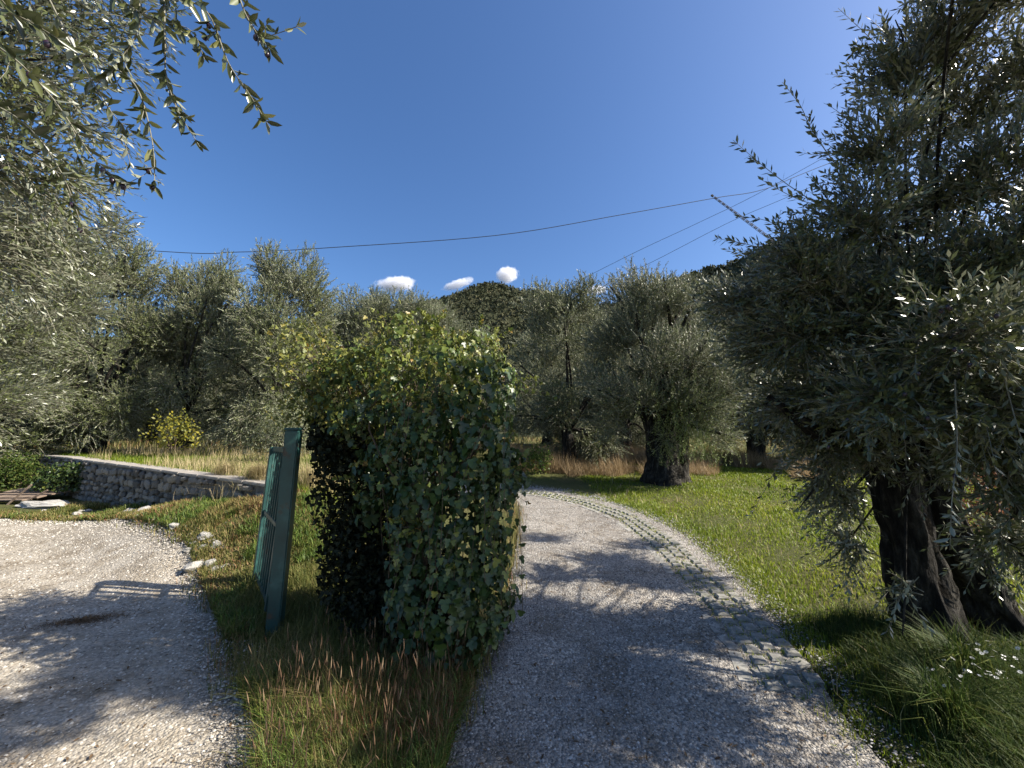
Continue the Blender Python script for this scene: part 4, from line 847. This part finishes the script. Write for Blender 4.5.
# red-brown stalks with seed heads
def spikes():
    n = 300; x, y = polar(n, 2.0, 3.1, -.52, -.05, vt); 
    px_ = x/y; k = (px_ > -.62); x, y = x[k], y[k]; n = len(x); h = R.uniform(.18, .42, n)*np.clip((.2-x-.1)/.35, .4, 1); B = np.stack([x, y, H(x, y)], -1); tip = B+np.stack([R.normal(0, .06, n), R.normal(0, .06, n), h], -1)
    P = np.stack([B, (B+tip)/2+R.normal(0, .008, (n, 3)), tip], 1); v1 = tubes(P, np.full((n, 3), .0011), 3)
    T = nrm(tip-P[:, 1]); sp = np.stack([tip-T*.01, tip+T*.015, tip+T*.045], 1); v2 = tubes(sp, np.array([[.0018, .003, .0008]])*R.uniform(.6, 1.3, (n, 1)), 5)
    v2 = (v2[0], v2[1], np.repeat(R.uniform(.3, 1, n), 15)); V, F, rn = merge([(v1[0], v1[1], np.full(len(v1[0]), .15)), v2])
    tag(link('seed_stalks', mesh_np('seed_stalks', V, F, M['seed'], rn)), 'brownish grass stalks with seed heads in front of the ivy bush', 'grass', kind='stuff')
    x, y = polar(2200, 2.2, 3.0, -.40, -.08, lambda x, y: vt(x, y) & (x > -.95)); blades(x, y, R.uniform(.05, .25, len(x)), R.uniform(.002, .005, len(x)), np.full(len(x), .6), M['redweed'], 'red_weeds', 'rusty red dying weeds at the right of the verge')
spikes()
# bank below the wall: mixed weeds, patchy
bt = lambda x, y: (~inL(x, y)) & (sd_wall(x, y) < np.where(x > -3.3, .25, -.1)) & (x < -1.5) & (x > -12) & (y > 3.3)
x, y = polar(60000, 3.6, 13, -1.0, -.35, lambda x, y: bt(x, y) & ((pn(x, y, 2.2, 1)+.25*(x > -6)) > .40)); D = np.hypot(x, y)
blades(x, y, R.uniform(.03, .13, len(x))*(.4+pn(x, y, 2, 3)), .003+D*.0008, np.full(len(x), .7), M['grass_mixed'], 'bank_weeds', 'yellow green and reddish weeds on the bank below the wall', rnd=np.clip(R.beta(1.3, 1.6, len(x))*.9+.6*(pn(x, y, 1.6, 5)-.5)+.08, 0, 1))
x, y = polar(12000, 3.6, 12, -1.0, -.4, lambda x, y: bt(x, y) & (pn(x, y, 1.5, 9) > .6)); blades(x, y, R.uniform(.04, .16, len(x)), .004+np.hypot(x, y)*.0009, np.full(len(x), .7), M['weed'], 'green_weeds', 'fresh green weeds in clumps below the stone wall')
ii = R.integers(8, 84, 9000); ii = ii[LROAD[ii, 1] > 1.7]; x = LROAD[ii, 0]+R.normal(.06, .09, len(ii)); y = LROAD[ii, 1]+R.normal(.03, .09, len(ii)); kk = pn(x, y, 3.1, 2) > .36; x, y = x[kk], y[kk]
blades(x, y, R.uniform(.03, .13, len(x)), .003+np.hypot(x, y)*.0006, np.full(len(x), .9), M['grass_mixed'], 'road_edge_weeds', 'ragged weeds creeping over the edge of the left gravel road')
x, y = polar(14000, 3.6, 9, -.95, -.35, bt); blades(x, y, R.uniform(.03, .09, len(x)), .003+np.hypot(x, y)*.0008, np.full(len(x), .8), M['grass_mixed'], 'bank_grass', 'short patchy grass on the bank beside the left road')
ii = R.integers(4, 66, 7000); x = PATH_R[ii, 0]+R.normal(.02, .10, 7000); y = PATH_R[ii, 1]+R.normal(0, .12, 7000); kk = (pn(x, y, 3.3, 5) > .40) & (y > 2); x, y = x[kk], y[kk]
blades(x, y, R.uniform(.02, .08, len(x)), .003+np.hypot(x, y)*.0006, np.full(len(x), .9), M['grass'], 'path_edge_weeds', 'ragged grass creeping over the right edge of the path')
# terrace behind the wall
tt = lambda x, y: (sd_wall(x, y) > .18) & (x < -1.4) & (x > -22) & (y < 21)
x, y = polar(62000, 5.5, 20, -1.0, -.1, tt); D = np.hypot(x, y)
blades(x, y, R.uniform(.04, .15, len(x)), .003+D*.001, np.full(len(x), .8), M['grass'], 'terrace_grass', 'yellowish green grass on the terrace behind the wall', seg=1, rnd=np.clip(R.beta(1.6, 3.0, len(x))*.6+.4*(pn(x, y, .5, 4)-.5), 0, .7))
x, y = polar(10000, 6, 19, -.98, -.2, lambda x, y: tt(x, y) & (pn(x, y, .9, 7)+.03*(y-9) > .62)); D = np.hypot(x, y)
blades(x, y, R.uniform(.12, .42, len(x)), .002+D*.0007, np.full(len(x), .55), M['straw'], 'dry_grass', 'tall pale straw grass on the terrace behind the wall', seg=1)
# arching straw tussock hanging over the wall end
cx, cy = -3.85, 6.35
for cx, cy, n, lb in ((-4.0, 6.45, 1500, 'pale straw tussock drooping over the right end of the wall'), (-4.9, 7.0, 800, 'smaller straw tussock just left of the wall end'), (-3.0, 6.3, 900, 'straw tussock just behind the green gate')):
    a = R.uniform(0, 6.28, n); q = np.abs(R.normal(0, .28, n)); blades(cx+q*np.cos(a), cy+q*np.sin(a)*.6, R.uniform(.2, .5, n), R.uniform(.003, .006, n), np.full(n, 1.15), M['straw'], 'straw_tussock', lb)
# reddish dry grass across the back of the lawn
x, y = polar(42000, 10.8, 18.5, -.02, .95, lambda x, y: (~inR(x, y)) & (y > 11.2+.7*np.sin(x*1.3)+.5*np.sin(x*3.1)) & (pn(x, y, 1.1, 3)+.04*(y-11) > np.where(x < 4.6, .42, .6))); D = np.hypot(x, y)
blades(x, y, R.uniform(.15, .7, len(x))*(.5+.8*pn(x, y, 2.1, 8)), .002+D*.0007, np.full(len(x), .7), M['straw_red'], 'tall_dry_grass', 'tall reddish dry grass across the back of the lawn', seg=1)
# far floor of the groves
x, y = polar(30000, 15, 40, -1, 1, lambda x, y: y > 14); D = np.hypot(x, y); blades(x, y, R.uniform(.1, .5, len(x)), .004+D*.0009, np.full(len(x), .5), M['grass_mixed'], 'grove_grass', 'rough grass under the far olive trees', seg=1)
# moss in the paver joints
k = MOSS[:, 1] < 12; mx_, my_ = MOSS[k, 0], MOSS[k, 1]; mx_ = np.repeat(mx_, 13)+R.normal(0, .026, len(mx_)*13); my_ = np.repeat(my_, 13)+R.normal(0, .026, len(my_)*13)
blades(mx_, my_, R.uniform(.02, .05, len(mx_)), .003+np.hypot(mx_, my_)*.0007, np.full(len(mx_), .9), M['grass'], 'joint_grass', 'short grass and moss growing between the pavers', z=H(mx_, my_)+.012)
# path's left margin
ii = R.integers(0, 60, 5200); x = PATH_L[ii, 0]+R.normal(-.06, .08, 5200); y = PATH_L[ii, 1]+R.normal(0, .1, 5200); k = (y > 2.4); blades(x[k], y[k], R.uniform(.04, .2, k.sum()), R.uniform(.003, .006, k.sum()), np.full(k.sum(), .8), M['grass_mixed'], 'path_edge_grass', 'thin weeds along the left margin of the path under the ivy')

# dry litter patch on the left road
n = 1300; a = R.uniform(0, 6.28, n); q = np.abs(R.normal(0, .62, n)); c = (-3.62, 3.6); x = c[0]+q*np.cos(a)*.30+q*np.sin(a)*.03; y = c[1]+q*np.sin(a)*.13+q*np.cos(a)*.10
P = np.stack([x, y, H(x, y)+.014+R.uniform(0, .016, n)], -1); d = rv(n); d[:, 2] *= .2; V, F, rn = place(RH_T, RH_F, P, d, rv(n)*.5+(0, 0, 1), R.uniform(.015, .05, n), R.uniform(.003, .009, n), R.random(n))
tag(link('leaf_litter', mesh_np('leaf_litter', V, F, M['litter'], rn)), 'brown patch of dry leaf litter on the pale gravel road', 'litter', kind='stuff')

for poly, nm_, lb_ in ((LR_POLY, 700, 'small dead leaves and bits scattered over the left gravel road'), (RP_POLY, 900, 'small dead leaves scattered over the right path')):
    x, y = polar(nm_, 1.8, 9, -1.0, .7, lambda x, y: inpoly(x, y, poly)); n = len(x)
    P = np.stack([x, y, H(x, y)+.02], -1); d = rv(n); d[:, 2] *= .15; V, F, rn = place(LEAF_T, LEAF_F, P, d, rv(n)*.4+(0, 0, 1), R.uniform(.012, .045, n), R.uniform(.006, .016, n), R.random(n))
    tag(link('fallen_leaves', mesh_np('fallen_leaves', V, F, M['litter'], rn)), lb_, 'leaves', kind='stuff')
# yellow shrub, wall ivy, dead brush, daisies, red weeds
def bush(name, loc, rad, n, L, mat, label, cat, T=RH_T, F=RH_F, wid=.6, up=.4, stems=10, sm_=None):
    loc = np.array(loc, float); rad = np.array(rad, float); t = empty(name, loc, label, cat); d = rv(n)*R.uniform(.3, 1, (n, 1))**.5; d[:, 2] = np.abs(d[:, 2])*1.6-.5
    lum = R.integers(0, 7, n); off = rv(7)*.35; P = loc+(0, 0, rad[2]*.55)+(d*.75+off[lum])*rad; P[:, 2] = np.maximum(P[:, 2], loc[2]+.02)
    V, Fq, rn = place(T, F, P, rv(n)+(0, 0, up), rv(n)+(0, 0, .5), L*R.uniform(.6, 1.2, n), L*wid*R.uniform(.7, 1.2, n), R.random(n))
    link('foliage', mesh_np('foliage', V, Fq, M[mat], rn), t)['kind'] = 'stuff'
    segs = [spline([loc+(R.normal(0, .05), R.normal(0, .05), -.02), loc+rad*(R.normal(0, .2), R.normal(0, .2), .5), P[R.integers(0, n)]], 6) for _ in range(stems)]
    V = tubes(np.array(segs), np.linspace(.014, .004, 6)[None]*np.ones((stems, 1)), 4); link('stems', mesh_np('stems', V[0], V[1], M[sm_ or 'ivystem']), t)['kind'] = 'stuff'
    return t
bush('yellow_shrub', (-9.3, 11.0, g(-9.3, 11.0)+.25), (.75, .5, .7), 800, .09, 'yellow', 'small shrub with bright yellow leaves in front of the olive grove', 'shrub')
bush('wall_ivy', (-10.5, 9.65, g(-10.5, 9.3)+.2), (.85, .3, .42), 1500, .065, 'ivy', 'leafy green creeper hanging over the left end of the stone wall', 'creeper', IVY_T, IVY_F, .9)
bush('dark_shrub', (-12.6, 10.4, g(-12.6, 10.)+.1), (.9, .5, .6), 2600, .08, 'grass_dark', 'dark shaded shrub at the left end of the stone wall', 'shrub', wid=.5)
bush('red_shrub', (6.9, 5.9, g(6.9, 5.9)), (.5, .4, .7), 1500, .05, 'redweed', 'low reddish shrub behind the forked trunk at the right edge', 'shrub')
bush('grey_shrub', (-5.6, 9.9, g(-5.6, 9.9)), (1.1, .6, 1.1), 5200, .07, 'olive_far', 'low grey bush with bare twigs behind the wall, left of the gate', 'shrub', wid=.25, stems=40, sm_='twig')
bush('green_shrub', (.9, 12.2, g(.9, 12.2)), (.5, .4, .6), 1200, .07, 'weed', 'low leafy shrub in the reddish dry grass beyond the path bend', 'shrub')
def daisies():
    pos = [(R.uniform(940, 1022), R.uniform(640, 690)) for _ in range(44)]+[(R.uniform(925, 1000), R.uniform(665, 720)) for _ in range(14)]
    b = np.array((3.05, 2.55, g(3.05, 2.55))); t = empty('daisy_plant', b, 'plant with many small white daisy flowers at the right edge below the trunk', 'daisies')
    heads = np.array([W(u, v, R.uniform(2.35, 2.75)) for u, v in pos]); heads[:, 2] = np.maximum(heads[:, 2], g(3, 2.6)+.08); n = len(heads)
    foot = heads*(1, 1, 0)+np.stack([R.normal(0, .04, n), R.normal(0, .04, n), H(heads[:, 0], heads[:, 1])], -1)
    V = tubes(np.stack([foot, (foot+heads)/2+R.normal(0, .012, (n, 3)), heads], 1), np.full((n, 3), .0014), 3); link('stems', mesh_np('stems', V[0], V[1], M['grass_dark'], np.full(len(V[0]), .5)), t)['kind'] = 'stuff'
    proto = None
    a = np.arange(10)*2*np.pi/10; d = np.stack([np.cos(a), np.sin(a), np.full(10, .1)], -1)
    V, F, rn = place(RH_T, RH_F, d*.002, d, np.tile((0, 0, 1.), (10, 1)), np.full(10, .011), np.full(10, .006), R.random(10))
    V2, F2, r2 = tubes(np.array([[(0, 0, -.001), (0, 0, .001), (0, 0, .0025)]]), np.array([[.004, .004, .001]]), 6)
    me = mesh_np('flower', V, F, M['petal'], rn)
    for h_ in heads:
        o = bpy.data.objects.new('flower', me); COL.objects.link(o); o.parent = t; o.location = Vector(h_)-Vector(t.location); o.rotation_euler = (R.uniform(-.2, .9), R.uniform(-.5, .5), R.uniform(0, 6))
daisies()

# ------------------------------------------------------------------ overhead lines and the lattice mast
def wire(pts, r, label):
    P = spline([W(*p) for p in pts], 60); V = tubes(P[None], np.full((1, 60), r), 5); tag(link('power_line', mesh_np('power_line', V[0], V[1], M['wire'], None, True)), label, 'cable', 'overhead cables')
wire([(-300, 215, 40), (140, 250, 40), (240, 252, 41), (340, 247, 42), (500, 235, 44), (620, 215, 46), (715, 198, 48), (765, 189, 49), (830, 163, 50), (1100, 60, 52)], .04, 'topmost dark cable crossing the whole sky to the mast tip')
wire([(480, 330, 70), (580, 280, 68), (640, 250, 66), (700, 222, 64), (765, 190, 62), (900, 115, 58)], .035, 'thin cable rising steeply right of the clouds, upper of the pair')
wire([(500, 345, 70), (600, 288, 68), (660, 258, 66), (730, 222, 64), (790, 196, 62), (920, 140, 58)], .035, 'thin cable rising steeply right of the clouds, lower of the pair')
def mast():
    a = Vector(W(714, 197, 48)); b = Vector(W(760, 231, 47)); low = Vector(W(830, 300, 45)); z = (b-a).normalized(); t = empty('lattice_mast', low, 'thin leaning lattice mast with the cable at its tip', 'mast')
    x = z.cross(Vector((0, 1, 0))).normalized(); y = z.cross(x); L = (low-a).length; n = 30; segs = []
    cs = [(-1, -1), (1, -1), (1, 1), (-1, 1)]; f = lambda k, c: a+z*(L*k/n)+(x*c[0]+y*c[1])*(.08+.07*k/n)
    for c in cs: segs.append((f(0, c), f(n, c)))
    for k in range(n):
        for q in range(4): segs.append((f(k, cs[q]), f(k+1, cs[(q+1) % 4])))
    P = np.array([[np.array(p), np.array(q)] for p, q in segs]); V = tubes(P, np.full((len(P), 2), .024), 4); link('lattice', mesh_np('lattice', V[0], V[1], M['steel']), t)
    prism((a-z*.1, a-z*.45), .12, .12, x, M['steel'], 'insulator', t, .04)
mast()
